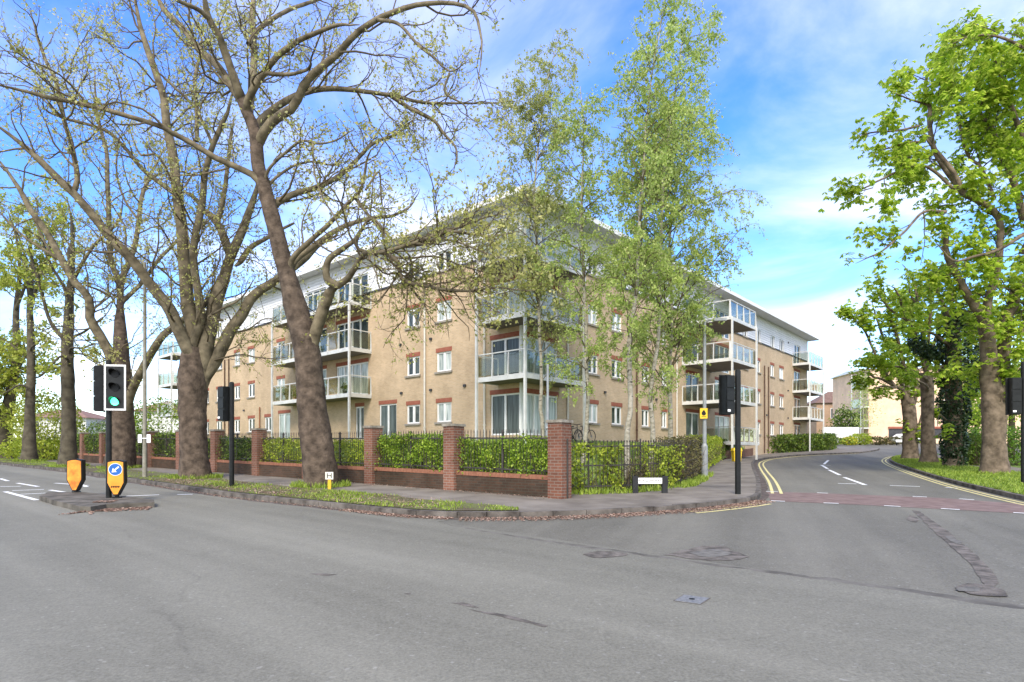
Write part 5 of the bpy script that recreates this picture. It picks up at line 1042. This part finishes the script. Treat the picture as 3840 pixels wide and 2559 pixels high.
tree('plane_tree', 'massive leaning plane tree with dark lumpy trunk beside the hydrant marker', (1204, 1838), t1, [
    (r1((1100, 470), (1040, 380), (980, 290), (900, 220), (830, 130), (740, 40), (690, -60)), 34, 18, 0, 2.5),
    (r1((1075, 400), (1020, 250), (990, 170), (940, 80), (915, -50)), 36, 20, 0, -1.5),
    (r1((1130, 480), (1148, 330), (1150, 200), (1145, 100), (1140, -60)), 30, 20, 0, 2),
    (r1((940, 80), (890, 40), (800, 0), (760, -40)), 18, 12, -1.2, -2.5),
    (r2((400, 450), (470, 330), (560, 230), (680, 160), (800, 125), (900, 120)), 32, 10, 0, -2.2),
    (r2((400, 200), (450, 130), (560, 60), (680, 15), (800, -20)), 20, 10, .5, 2.5),
    (r2((470, 600), (520, 540), (610, 480), (640, 400), (700, 330), (800, 250), (880, 160), (980, 90), (1100, 40), (1200, 20), (1330, 20), (1420, 60), (1450, 150), (1460, 260), (1440, 420)), 38, 6, 0, -3.5),
    (r2((445, 555), (520, 490), (600, 440), (700, 405), (800, 400), (900, 410), (1040, 430), (1150, 460), (1250, 470), (1380, 470), (1600, 465)), 30, 5, 0, 2.8),
    (r2((1040, 430), (1130, 490), (1230, 540), (1290, 610), (1350, 680), (1330, 790)), 18, 5, 1.7, 1.2),
    (r2((980, 90), (1080, 110), (1160, 200), (1230, 260), (1310, 330), (1400, 280)), 14, 5, -2.0, -3.2),
    (r2((1310, 330), (1290, 420), (1380, 480), (1390, 560)), 9, 4, -3, -2.5),
    (r2((430, 800), (330, 750), (250, 715), (150, 650), (50, 600), (0, 575), (-230, 505), (-400, 465), (-480, 450), (-620, 415), (-720, 395), (-800, 380)), 25, 12, 0, -3.0),
    (r2((510, 940), (600, 880), (700, 850), (800, 800), (880, 730), (960, 650), (1080, 600), (1160, 520)), 28, 7, 0, 2.6),
    (r2((600, 1170), (680, 1090), (760, 1020), (850, 930), (920, 850), (950, 700), (1000, 640)), 24, 7, 0, -2),
    (r2((610, 1180), (700, 1110), (800, 1040), (900, 1000), (1000, 980), (1060, 970), (1130, 930), (1180, 850)), 26, 6, 0, 1.8),
    (r2((710, 1480), (740, 1390), (770, 1320), (800, 1295)), 48, 38, 0, -.8),
    (r2((800, 1295), (755, 1260), (760, 1180), (820, 1130), (880, 1085), (910, 1040), (960, 1030)), 32, 9, -.8, -1.8),
    (r2((800, 1295), (850, 1260), (890, 1200), (930, 1145), (1000, 1140), (1150, 1100), (1300, 1050), (1500, 1070), (1650, 1050)), 26, 6, -.8, -4.5, 3),
    (r2((1120, 1105), (1300, 1085), (1450, 1130), (1620, 1190)), 10, 4, -2.6, -5, 3), (r2((1000, 1145), (1100, 1170), (1250, 1160), (1400, 1210), (1560, 1250)), 10, 4, -1.8, -3.4, 3), (r2((1250, 1070), (1400, 1010), (1500, 970), (1620, 960)), 9, 4, -3, -4, 3),
    (r2((1130, 1270), (1135, 1380), (1170, 1490)), 5, 3, -2.4, -2.8, 2), (r2((1250, 1300), (1290, 1400), (1310, 1540)), 5, 3, -3, -3.2, 2), (r2((1400, 1310), (1420, 1400), (1480, 1500)), 5, 3, -3.4, -3.6, 2), (r2((840, 1290), (800, 1400), (790, 1480)), 4, 2, -1, -1.4, 2),
    (r2((940, 1145), (890, 1120), (900, 1060), (960, 990), (1060, 1100), (1150, 1110), (1260, 1060)), 16, 5, -1.2, -2.6),
    (r2((1010, 1140), (1080, 1190), (1100, 1265), (1250, 1300), (1400, 1310), (1520, 1290), (1700, 1300)), 20, 5, -1.8, -4.0, 3),
    (r2((490, 770), (560, 700), (640, 640), (720, 650), (800, 630), (880, 580)), 13, 5, 0, -2),
    (r2((690, 640), (700, 780), (740, 900), (800, 1000), (830, 1090)), 7, 6, -2, -2.4),
    (r2((500, 830), (590, 760), (680, 730), (780, 745), (860, 720)), 12, 5, 0, 1.6),
    (r2((880, 890), (930, 960), (990, 1040), (1030, 1100)), 14, 8, -1, -2.2),
    (r2((470, 330), (560, 340), (640, 330), (690, 300), (660, 250)), 16, 8, -.6, -1.6),
    (r2((930, 860), (990, 780), (1000, 880), (1010, 970)), 9, 5, 0, .8),
], dict(PL, flare=.2, amp=.085, lean=0, ring=.09, sides=30), GP)
t2 = [(736, 1812, 112), (730, 1740, 100), (725, 1612, 94), (722, 1490, 100), (722, 1400, 98), (719, 1306, 66)]
tree('plane_tree', 'big plane tree with dark forked trunk, second trunk left of the hydrant marker', (734, 1806), t2, [
    (z2((190, 560), (120, 400), (60, 260), (0, 180)) + r1((650, 1250), (600, 1180), (480, 1060), (400, 960), (330, 880), (200, 760), (100, 670), (0, 590), (-60, 560)), 52, 18, 0, -2.8),
    (r1((330, 880), (350, 800), (320, 650), (290, 550), (250, 370), (200, 270), (150, 130), (120, 30)), 20, 9, -1.6, -1),
    (z2((195, 560), (200, 380), (170, 240), (160, 100)) + r1((830, 1150), (820, 1000), (800, 870), (780, 700), (750, 560), (740, 450), (690, 300), (640, 150), (620, 50), (600, -60)), 56, 16, 0, 1.2),
    (z2((200, 480), (250, 330), (240, 200)) + r1((880, 1200), (885, 1080), (920, 930), (930, 800), (960, 680), (1010, 560), (1040, 480), (1060, 380)), 36, 14, 0, -1),
    (z2((250, 660), (300, 420), (340, 230), (390, 80)) + r1((1010, 1270), (1040, 1170), (1080, 1080), (1120, 970), (1150, 880), (1170, 780)), 62, 18, 0, 1.5),
    (r1((1040, 1150), (1000, 1040), (960, 980), (925, 950), (890, 900), (850, 870), (800, 865)), 34, 6, .8, 2.6),
    (r1((985, 1000), (1010, 900), (1030, 750), (1050, 600), (1065, 520)), 20, 9, 1.2, 2.4),
    (z2((260, 700), (330, 590), (400, 450), (440, 370), (500, 290), (560, 180), (640, 110), (700, 70)) + r2((640, 1160), (720, 1080), (800, 1040)), 54, 20, 0, 2.2),
    (r1((780, 870), (700, 810), (640, 760), (560, 660), (480, 590), (300, 530), (210, 490), (200, 440)), 18, 8, 0, -1.8),
    (r1((895, 1390), (930, 1370), (990, 1330)), 30, 22, 0, 1), (r1((1010, 1450), (940, 1440), (1000, 1400), (1090, 1350), (1160, 1250)), 10, 5, -1, -1.6),
    (r1((890, 640), (890, 500), (880, 380), (890, 300), (910, 200), (890, 120)), 16, 8, .5, 1.6), (r1((960, 650), (920, 560), (880, 480), (800, 400), (740, 340), (690, 290)), 12, 7, -.6, -1.6),
    (r1((800, 880), (760, 780), (710, 700), (640, 700), (600, 600)), 12, 6, .4, 1.6), (r1((1330, 1010), (1270, 1040), (1200, 1080), (1130, 1120), (1080, 1180), (1060, 1200)), 8, 26, 2, .6),
], dict(PL, seed=22, amp=.08, flare=.16, ring=.1, sides=28, d2=1.9, d3=3.2, d4=3.4, l2=3.4), GP)
t3 = [(449, 1770, 100), (452, 1740, 92), (457, 1659, 86), (455, 1531, 80), (454, 1404, 68), (454, 1302, 50), (450, 1225, 40), (452, 1130, 18)]
tree('plane_tree', 'plane tree directly behind the lit traffic signal with one curved limb sweeping right', (449, 1765), t3, [
    (z1((870, 480), (820, 280), (770, 180), (700, 60), (660, 0)) + r1((400, 1350), (330, 1270), (280, 1180), (200, 1040), (140, 960), (80, 850), (0, 740), (-40, 700)), 42, 14, 0, -2),
    (r1((545, 1500), (546, 1290), (580, 1200), (610, 1120), (630, 1000), (650, 880), (700, 780), (750, 680)), 26, 10, 0, 2), (r1((545, 1500), (540, 1290), (500, 1180), (490, 1000), (480, 800), (475, 680), (430, 500), (420, 300)), 26, 9, 0, 1),
    (z1((940, 620), (980, 490), (1030, 390), (1100, 250), (1180, 120), (1270, 40)) + r1((820, 1440), (900, 1380), (970, 1330)), 34, 20, 0, -2.5), (r1((560, 1360), (640, 1280), (720, 1170), (790, 1100), (830, 1050)), 18, 9, 0, 1.6),
    (r1((150, 980), (200, 1090), (260, 1200)), 9, 7, -1, -1), (r1((330, 1270), (420, 1120), (540, 1000), (560, 880)), 13, 6, 0, -2), (r1((280, 1180), (200, 1130), (100, 1060), (0, 950)), 14, 7, -1, -1.6),
    (r1((500, 1340), (440, 1310), (380, 1290)), 10, 6, 0, -1), (r1((630, 1000), (560, 900), (520, 760), (540, 600)), 10, 5, 1, 1.8),
], dict(PL, seed=33, leaf=LF_PLANE, d2=1.7, d3=2.8, d4=2.8, n4=3.6, L=.12, W=.08, twig=M_TWIG, flare=.2, ring=.25), GP)
LM = dict(PL, bark=M_BARKD, ubark=M_BARKD, leaf=LF_LIME, d2=1.3, d3=2.4, d4=2.6, n3=8, n4=9.0, L=.18, W=.13, spread=.12, l2=3.6, ring=.3, sides=14, up2=-.02, up3=-.05)
tree('lime_tree', 'lime tree with tall grey green trunk just left of the lit signal', (258, 1758), [(258, 1762, 60), (256, 1720, 50), (258, 1608, 45), (255, 1455, 44), (252, 1327, 40), (258, 1200, 34), (262, 1110, 26), (272, 950, 16), (266, 800, 6)], [
    (r1((305, 1560), (225, 1450), (185, 1320), (150, 1200), (120, 1100)), 16, 6, 0, -1.5), (r1((315, 1380), (330, 1250), (310, 1150), (330, 1050), (300, 900)), 22, 7, 0, 1), (r1((310, 1420), (290, 1300), (230, 1200), (180, 1080), (60, 1000)), 14, 6, 0, -2),
    (z1((540, 130), (620, 90), (700, 30), (760, -20)), 12, 4, 0, 1.5), (z1((520, 210), (600, 210), (700, 180), (780, 200)), 10, 4, 0, -1.5), (z1((530, 250), (640, 260), (720, 310), (800, 290)), 9, 4, 0, 1), (z1((500, 300), (440, 270), (330, 380), (240, 440)), 12, 4, 0, -2), (z1((470, 150), (400, 80), (340, -20)), 14, 5, 0, 1),
], dict(LM, seed=44, d2=1.2, n4=7, n3=6, ring=.25, bark=M_BARKD), 'trees at the far left')
tree('lime_tree', 'dark straight trunk with yellow green young leaves, second tree from the left edge', (111, 1738), [(111, 1742, 52), (111, 1700, 40), (112, 1557, 33), (117, 1404, 28), (115, 1251, 24), (112, 1150, 20), (120, 1000, 12), (108, 840, 4)], [
    (z1((230, 420), (290, 420), (400, 340), (520, 270)), 9, 3, 0, 1.5), (z1((225, 520), (150, 480), (70, 520), (0, 560)), 10, 4, 0, -1.5), (z1((215, 300), (140, 230), (60, 160), (-20, 120)), 9, 4, 0, 1), (r1((140, 1420), (120, 1250), (80, 1100), (40, 950)), 16, 5, 0, -1), (r1((140, 1400), (180, 1250), (230, 1120), (250, 960)), 14, 5, 0, 1.5), (z1((235, 200), (310, 140), (400, 60)), 8, 3, 0, -2), (z1((220, 620), (280, 600), (360, 640)), 7, 3, 0, 1),
], dict(LM, seed=55, d2=2.4, l2=2.8, d3=3, n3=10, n4=10, L=.20, W=.14, ring=.4), 'trees at the far left')
tree('lime_tree', 'dark leaning lime tree cut by the left edge of the photo', (12, 1726), [(10, 1730, 70), (10, 1690, 56), (14, 1600, 48), (40, 1480, 36), (62, 1330, 28), (60, 1180, 20), (74, 1010, 12), (60, 880, 4)], [
    (z1((40, 650), (90, 520), (130, 380), (180, 250), (160, 100)), 14, 5, 0, 1), (z1((10, 780), (-40, 650), (-60, 450), (-30, 200)), 20, 6, 0, -1), (z1((100, 340), (40, 240), (0, 180), (-40, 100)), 10, 4, 0, 2), (r1((80, 1380), (120, 1250), (90, 1100), (20, 980)), 14, 5, 0, -2), (z1((110, 400), (170, 360), (260, 300)), 8, 3, 0, -1),
], dict(LM, seed=66, d2=2.4, l2=3.2, d3=3, n3=10, n4=10, L=.22, W=.15, ring=.5), 'trees at the far left')
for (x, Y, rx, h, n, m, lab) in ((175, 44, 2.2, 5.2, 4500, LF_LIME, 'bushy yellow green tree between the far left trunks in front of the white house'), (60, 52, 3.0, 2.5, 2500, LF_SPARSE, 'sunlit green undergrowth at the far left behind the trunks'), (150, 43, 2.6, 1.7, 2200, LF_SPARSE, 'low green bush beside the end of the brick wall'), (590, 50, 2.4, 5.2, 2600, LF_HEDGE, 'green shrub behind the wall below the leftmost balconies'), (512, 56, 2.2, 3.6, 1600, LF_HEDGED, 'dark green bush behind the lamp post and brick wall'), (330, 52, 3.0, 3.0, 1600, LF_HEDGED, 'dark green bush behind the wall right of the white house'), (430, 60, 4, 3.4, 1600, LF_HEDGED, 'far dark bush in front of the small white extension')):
    bush(lab, gp(x, Y), rx, h, n, m, .19, name='shrub', group='shrubs beyond the wall')

# birches on the lawn: slim pale stems, fine hanging twigs
def birch(label, px, Y, stem, hw_px, top_frac, seed, dens=1.0, leaf=LF_BIRCH, low=.15):
    rg = np.random.default_rng(seed); b = P(px[0], px[1], Y); b.z = lawn_z(b.x, b.y) if lawn_z(b.x, b.y) < b.z + .8 else b.z
    root = thing('birch_tree', label, 'tree', b, 'birches on the lawn'); O = np.array(b)
    tp = np.array([(*P(x, y, Y), wd * .31 / F * Y) for x, y, wd in stem]); tp[0, 2] = min(tp[0, 2], b.z) - .1; tr, tl = catmull(tp, 60); tr[:, :2] += np.cumsum(rg.normal(0, .008, (60, 2)), 0)
    V, Fq = bumpy_tube(tr[:, :3] - O, tr[:, 3], 10, .09, 5, seed); mesh_np('trunk', V, Fq, M_BIRCH, root, smooth=True)
    n = int(72 * dens); t = low + (.985 - low) * rg.uniform(0, 1, n) ** .8 ; i = (t * 59).astype(int); S = tr[i, :3] - O; az = rg.uniform(0, 2 * np.pi, n); el = rg.uniform(.45, 1.25, n); D = np.stack([np.cos(az) * np.cos(el), np.sin(az) * np.cos(el), np.sin(el)], 1)
    prof = np.interp(t, [low, low + .1, .5, .7, .9, 1], [.55, .85, 1, .85, .5, .2]); R_ = hw_px / F * Y
    l1 = R_ * prof * rg.uniform(.5, 1.2, n); B1 = branch(S, D, l1, 8, .13, .05, rg, -.22); r1_ = np.minimum(tr[i, 3] * .5, .008 + l1 * .009)[:, None] * np.linspace(1, .3, 9)[None]
    S2, D2, rr, t2_, pi, pl = spawn(B1, r1_, 4.2, rg, .15, (25, 70)); l2 = rg.uniform(.35, 1.1, len(S2)); B2 = branch(S2, D2, l2, 6, .13, .0, rg, -.30); r2_ = np.minimum(rr * .6, .007)[:, None] * np.linspace(1, .5, 7)[None]
    S3, D3, rr, t3_, pi, pl = spawn(B2, r2_, 4.0, rg, .2, (20, 60)); B3 = branch(S3, D3, rg.uniform(.2, .7, len(S3)), 4, .12, -.25, rg); r3_ = np.full((len(S3), 5), .004)
    V, Fq = join_np([tubes_np(B1, r1_, 5), tubes_np(B2, r2_, 3), tubes_np(B3, r3_, 3)]); mesh_np('branches', V, Fq, M_TWIG, root)
    cs = []
    for B, k in ((B2, 16), (B3, 16)):
        tot = int(len(B) * k); ii = rg.integers(0, len(B), tot); x = rg.beta(1.3, .9, tot) * (B.shape[1] - 1.001); j = x.astype(int); f = (x - j)[:, None]; cs.append(B[ii, j] * (1 - f) + B[ii, j + 1] * f + rg.normal(0, .05, (tot, 3)))
    c = np.vstack(cs); V, Fq = leaves_np(c, .085, .062, rg, axis=np.array([0, 0, -.6])); mesh_np('crown', V, Fq, leaf, root); print('birch', len(B1), len(B2), len(B3), len(c))
birch('slim birch with a kinked stem in front of the glazed building corner', (2030, 1668), 25.0, [(2032, 1672, 26), (2034, 1580, 25), (2026, 1540, 24), (2030, 1400, 20), (2022, 1200, 19), (2020, 1000, 16), (2010, 750, 12), (2030, 500, 9), (2060, 300, 6), (2105, 130, 3)], 225, 1, 71, 1.15, leaf_mat('birch_leaf_yellow', (.26, .30, .05), (.60, .60, .26), (.44, .47, .14), .6))
birch('slim straight birch just right of the nearest brick pier', (2196, 1684), 22.0, [(2186, 1690, 30), (2196, 1640, 27), (2204, 1500, 24), (2196, 1350, 22), (2194, 1150, 19), (2186, 900, 16), (2185, 700, 12), (2190, 500, 8), (2180, 330, 4)], 200, 1, 72, .8)
birch('thick stemmed birch behind the bare brown part of the corner hedge', (2353, 1775), 19.3, [(2356, 1790, 40), (2353, 1680, 38), (2358, 1600, 32), (2368, 1500, 30), (2362, 1300, 27), (2385, 1100, 22), (2400, 850, 18), (2420, 600, 14), (2445, 350, 10), (2480, 120, 6), (2500, -40, 3)], 225, 1, 73, 1.1)
birch('birch standing behind the street name sign, fourth birch from the left', (2444, 1700), 21.0, [(2440, 1720, 34), (2448, 1620, 30), (2440, 1480, 25), (2470, 1250, 22), (2476, 1000, 19), (2480, 750, 16), (2500, 500, 12), (2540, 250, 8), (2570, 20, 4)], 235, 1, 74, 1.0)
birch('rightmost birch, its branches hanging over the right hand balconies', (2509, 1695), 23.5, [(2510, 1700, 34), (2512, 1560, 28), (2506, 1400, 26), (2516, 1200, 22), (2512, 1000, 17), (2520, 800, 13), (2560, 600, 9), (2600, 420, 4)], 350, 1, 75, 1.35, low=.2)

# horse chestnuts on the right-hand verge
CHN = dict(bark=M_BARK2, ubark=M_BARK2, leaf=LF_CHEST, twig=M_BARKD, d2=2.0, l2=2.8, d3=3.2, l3=1.1, d4=2.6, l4=.5, n3=7, n4=6, L=.25, W=.105, spread=.16, palm=True, up2=.03, up3=-.02, up4=-.08, seed=5, sides=20, amp=.08, freq=3, flare=.18, ring=.18)
CH1 = r5((1145, 1395))[0]
tree('horse_chestnut', 'large horse chestnut with forked trunk and bright green crown, rightmost on the verge', CH1, [(*r5((1145, 1405))[0], 96), (*r5((1143, 1330))[0], 82), (*r5((1140, 1150))[0], 74), (*r5((1140, 950))[0], 78), (*r5((1115, 800))[0], 60), (*r5((1105, 620))[0], 52), (*r5((1085, 470))[0], 50)], [
    (r5((1085, 480), (1030, 400), (980, 320), (920, 200), (880, 120), (850, 40)) + r4((660, 1080), (640, 960)), 34, 16, 0, -1.5),
    (r5((1095, 470), (1100, 380), (1120, 300), (1150, 220), (1170, 100)) + r4((900, 1000), (840, 930), (740, 880), (700, 800), (640, 720), (570, 640), (540, 570)), 32, 12, 0, -.6),
    (r5((1150, 960), (1180, 820), (1200, 600), (1210, 450), (1250, 380), (1260, 280), (1317, 240), (1380, 150)), 54, 26, 0, 1.0),
    (r4((740, 880), (620, 700), (590, 560), (590, 480), (570, 400), (600, 300), (660, 240)), 20, 7, 0, 1.5), (r4((1013, 1000), (960, 800), (900, 660), (860, 560), (820, 520), (830, 440)), 26, 9, 1, 0),
    (r4((700, 860), (600, 770), (520, 750), (400, 800), (300, 850), (220, 880)), 12, 5, -.4, -1.5), (r4((660, 960), (560, 960), (480, 1040), (380, 1130), (260, 1190)), 12, 5, -1.2, -2.4), (r4((570, 640), (480, 650), (380, 680), (300, 720)), 10, 4, -.4, 1), (r4((540, 570), (450, 590), (330, 600), (260, 620)), 9, 4, -.4, -1),
    (r4((590, 480), (500, 450), (430, 420)), 8, 4, .6, 0), (r4((1013, 640), (960, 500), (920, 380), (880, 260), (860, 160)), 20, 6, .5, -1), (r4((1013, 1060), (900, 1130), (800, 1160), (700, 1180), (620, 1100)), 14, 6, -1, -2.5),
    (r4((1100, 1200), (1050, 900), (1040, 600), (1030, 300), (1000, 100)), 26, 8, 1.5, 2), (r4((1000, 1150), (1080, 1000), (1160, 800), (1200, 500)), 20, 8, 0, -2), (r4((880, 900), (820, 760), (760, 700), (720, 560), (700, 420), (740, 260)), 13, 5, .4, 2),
    (r5((1180, 960), (1220, 930), (1260, 880)), 16, 8, 0, -1), (r5((1100, 430), (1040, 480), (960, 500)), 10, 6, 0, 2), (r5((1317, 240), (1330, 420), (1310, 560), (1290, 700)), 10, 5, 1, -1), (r5((1255, 330), (1320, 380), (1370, 480)), 12, 5, .5, 1),
    (r4((330, 850), (260, 870)), 5, 3, -1.4, -1.4), (r4((1200, 500), (1100, 300), (950, 180), (800, 160), (700, 200)), 14, 5, -2, -1.5), (r4((1200, 800), (1100, 720), (1000, 740), (900, 760)), 14, 6, 2, 2.5), (r5((1255, 310), (1230, 290), (1180, 280)), 8, 4, .3, 0),
], dict(CHN, seed=81, l2=2.2, d2=2.2, d3=3.8, n3=4.2, n4=4.0, L=.27, W=.10), 'horse chestnuts along the right verge')
g3 = r5((755, 1325))[0]; g2 = r5((650, 1300))[0]; g4 = r5((900, 1355))[0]
def poll(pts0, w, d): return (pts0, w, 5, d, d * 1.8)
tree('horse_chestnut', 'pollarded horse chestnut, leftmost trunk on the right verge, with upright shoots', g2, [(*r5((650, 1308))[0], 62), (*r5((648, 1240))[0], 52), (*r5((645, 1050))[0], 46), (*r5((630, 930))[0], 44)], [
    (r5((630, 950), (600, 880), (560, 870)), 26, 14, 0, -.5), (r5((560, 870), (500, 780), (440, 660), (380, 520), (300, 440)), 14, 5, -.5, -1.5), (r5((630, 930), (560, 760), (500, 600), (460, 480), (420, 360)), 18, 5, 0, 1), (r5((640, 930), (600, 700), (550, 500), (510, 400), (480, 280)), 18, 5, 0, -1.5), (r5((650, 1000), (690, 900), (720, 850)), 20, 12, 0, .6), (r5((680, 920), (680, 700), (640, 480), (600, 330)), 16, 5, 0, 1.2), (r5((600, 880), (480, 820), (420, 800), (380, 720)), 12, 5, -.4, -1.5), (r5((560, 870), (480, 860), (430, 880)), 9, 4, -.6, -2), (r5((660, 1130), (700, 1080), (720, 1000)), 12, 5, 0, -.8), (r5((560, 560), (570, 420), (540, 300)), 8, 4, 0, 1),
], dict(CHN, seed=82, d2=2.2, l2=1.5, l3=.8, d3=2.6, n3=4.5, n4=3.6, L=.32, W=.13, ring=.3), 'horse chestnuts along the right verge')
tree('horse_chestnut', 'pollarded horse chestnut, second trunk from the left on the right verge', g3, [(*r5((755, 1335))[0], 66), (*r5((755, 1250))[0], 50), (*r5((750, 1050))[0], 42), (*r5((748, 880))[0], 44), (*r5((740, 780))[0], 40)], [
    (r5((745, 800), (700, 640), (640, 480), (560, 300), (540, 280)), 18, 7, 0, -1), (r5((745, 780), (720, 560), (700, 400), (660, 220), (600, 140)), 18, 6, 0, 1), (r5((745, 780), (760, 560), (770, 380), (750, 200)), 16, 6, 0, -1.2), (r5((750, 1080), (800, 1000), (850, 960)), 22, 14, 0, .6), (r5((745, 820), (640, 760), (540, 740), (430, 720)), 14, 5, 0, -2), (r5((745, 860), (660, 820), (590, 830)), 12, 4, 0, -2), (r5((750, 700), (820, 520), (840, 380)), 14, 6, 0, .8), (r5((640, 480), (540, 420), (460, 330)), 9, 4, -.6, -1), (r5((700, 400), (650, 320), (640, 200)), 9, 4, .6, .4),
], dict(CHN, seed=83, d2=2.3, l2=1.5, l3=.8, n3=4.5, n4=3.6, L=.30, W=.12, ring=.25), 'horse chestnuts along the right verge')
ivt = tree('horse_chestnut', 'horse chestnut trunk wrapped in dark glossy ivy, next to the big forked chestnut', g4, [(*r5((900, 1362))[0], 70), (*r5((905, 1250))[0], 56), (*r5((905, 1000))[0], 54), (*r5((900, 750))[0], 52), (*r5((900, 560))[0], 46), (*r5((890, 450))[0], 40)], [
    (r5((890, 470), (840, 380), (800, 260), (820, 140)), 20, 7, 0, -1), (r5((895, 460), (890, 330), (880, 200), (900, 100)), 20, 8, 0, 1), (r5((900, 520), (980, 480), (1040, 420), (1060, 300)), 20, 8, 0, 1.5), (r5((890, 640), (800, 560), (720, 540), (640, 560)), 14, 5, 0, -1), (r5((900, 800), (840, 740), (800, 780)), 10, 4, 0, -1.6), (r5((860, 1060), (820, 1030), (810, 1100)), 6, 3, -.3, -1.0), (r5((850, 1150), (820, 1140), (810, 1170)), 5, 3, -.3, -.9), (r5((880, 900), (970, 840), (1010, 900)), 9, 4, 0, .8),
], dict(CHN, seed=84, d2=2.2, l2=1.4, l3=.7, n3=5, n4=5.0, L=.27, W=.11, ring=.25), 'horse chestnuts along the right verge')
def ivy(root, spine, n, L_=.13, leaf=LF_IVY):
    Y0 = root.location.y; O = np.array(root.location); s = np.array([(*P(x, y, Y0), w_ / F * Y0) for x, y, w_ in spine]); c, _ = catmull(s, 60)
    i = rng.integers(0, 60, n); az = rng.uniform(0, 6.28, n); lump = np.array([1 + .45 * mnoise.noise(Vector((math.cos(a) * 1.3, math.sin(a) * 1.3, c[j, 2] * 1.3))) for a, j in zip(az, i)])
    r_ = c[i, 3] * lump * rng.uniform(.75, 1.05, n); p = c[i, :3] + np.stack([np.cos(az) * r_, np.sin(az) * r_, rng.normal(0, .08, n)], 1) - O; V, Fq = leaves_np(p, L_, L_ * .85, rng, axis=np.array([0, 0, -.4])); mesh_np('ivy', V, Fq, leaf, root)
ivy(ivt, [(*r5((900, 1350))[0], 34), (*r5((905, 1200))[0], 44), (*r5((905, 1060))[0], 38), (*r5((920, 920))[0], 58), (*r5((930, 780))[0], 62), (*r5((925, 640))[0], 66), (*r5((900, 520))[0], 48), (*r5((890, 420))[0], 26)], 9000)
ivy(ivt, [(*r5((800, 700))[0], 20), (*r5((720, 640))[0], 34), (*r5((680, 580))[0], 26)], 1200)
# trees behind the right-hand verge and in the far distance
for (px, Y, rx, h, n, m, lab) in ((3790, 47, 4.2, 13, 7000, LF_CHEST, 'leafy green tree behind the big chestnut at the right edge'), (3660, 60, 3.2, 8, 3500, LF_HEDGE, 'green tree behind the ivy covered trunk'), (3176, 96, 2.4, 5.6, 2200, LF_HEDGED, 'dark green tree left of the salmon brick block')):
    q = gp(px, Y); t = thing('leafy_tree', lab, 'tree', q, 'trees in the right background'); b = MB(); b.tube([(0, 0, -.1), (.1, 0, h * .25), (0, .1, h * .55)], [.28, .2, .09], 10); b.build('trunk', M_BARKD, t, smooth=True)
    d = rng.normal(size=(n, 3)); d /= np.linalg.norm(d, axis=1)[:, None]; lum = np.array([1 + .55 * mnoise.noise(Vector((a * 1.9 + px, b * 1.9, c * 1.9))) for a, b, c in d]); c = d * (rng.uniform(.35, 1, n) ** .5 * lum)[:, None] * np.array([rx, rx, h * .38]) + np.array([0, 0, h * .62]); V, Fq = leaves_np(c, .3, .2, rng); mesh_np('crown', V, Fq, m, t)
    S = np.tile([[0, 0, h * .35]], (16, 1)); D = rng.normal(0, .7, (16, 3)); D[:, 2] = np.abs(D[:, 2]) + .3; Pt = branch(S, D, rng.uniform(.25, .5, 16) * h, 6, .15, .05, rng); V, Fq = tubes_np(Pt, np.linspace(.09, .02, 7)[None].repeat(16, 0), 5); mesh_np('branches', V, Fq, M_BARKD, t)
birch_far = thing('birch_tree', 'thin far birch with sparse foliage beside the salmon brick block', 'tree', gp(3235, 90), 'trees in the right background'); b = MB(); b.tube([(0, 0, 0), (.1, 0, 5), (.3, 0, 10)], [.12, .08, .02], 8); b.build('trunk', M_BIRCH, birch_far)
c = np.column_stack([rng.normal(0, 1.0, 1500), rng.normal(0, 1.0, 1500), rng.uniform(2.5, 10.5, 1500)]); c[:, :2] *= np.interp(c[:, 2], [2, 5, 10.5], [.6, 1.3, .3])[:, None]; V, Fq = leaves_np(c, .22, .15, rng); mesh_np('crown', V, Fq, LF_BIRCH, birch_far)
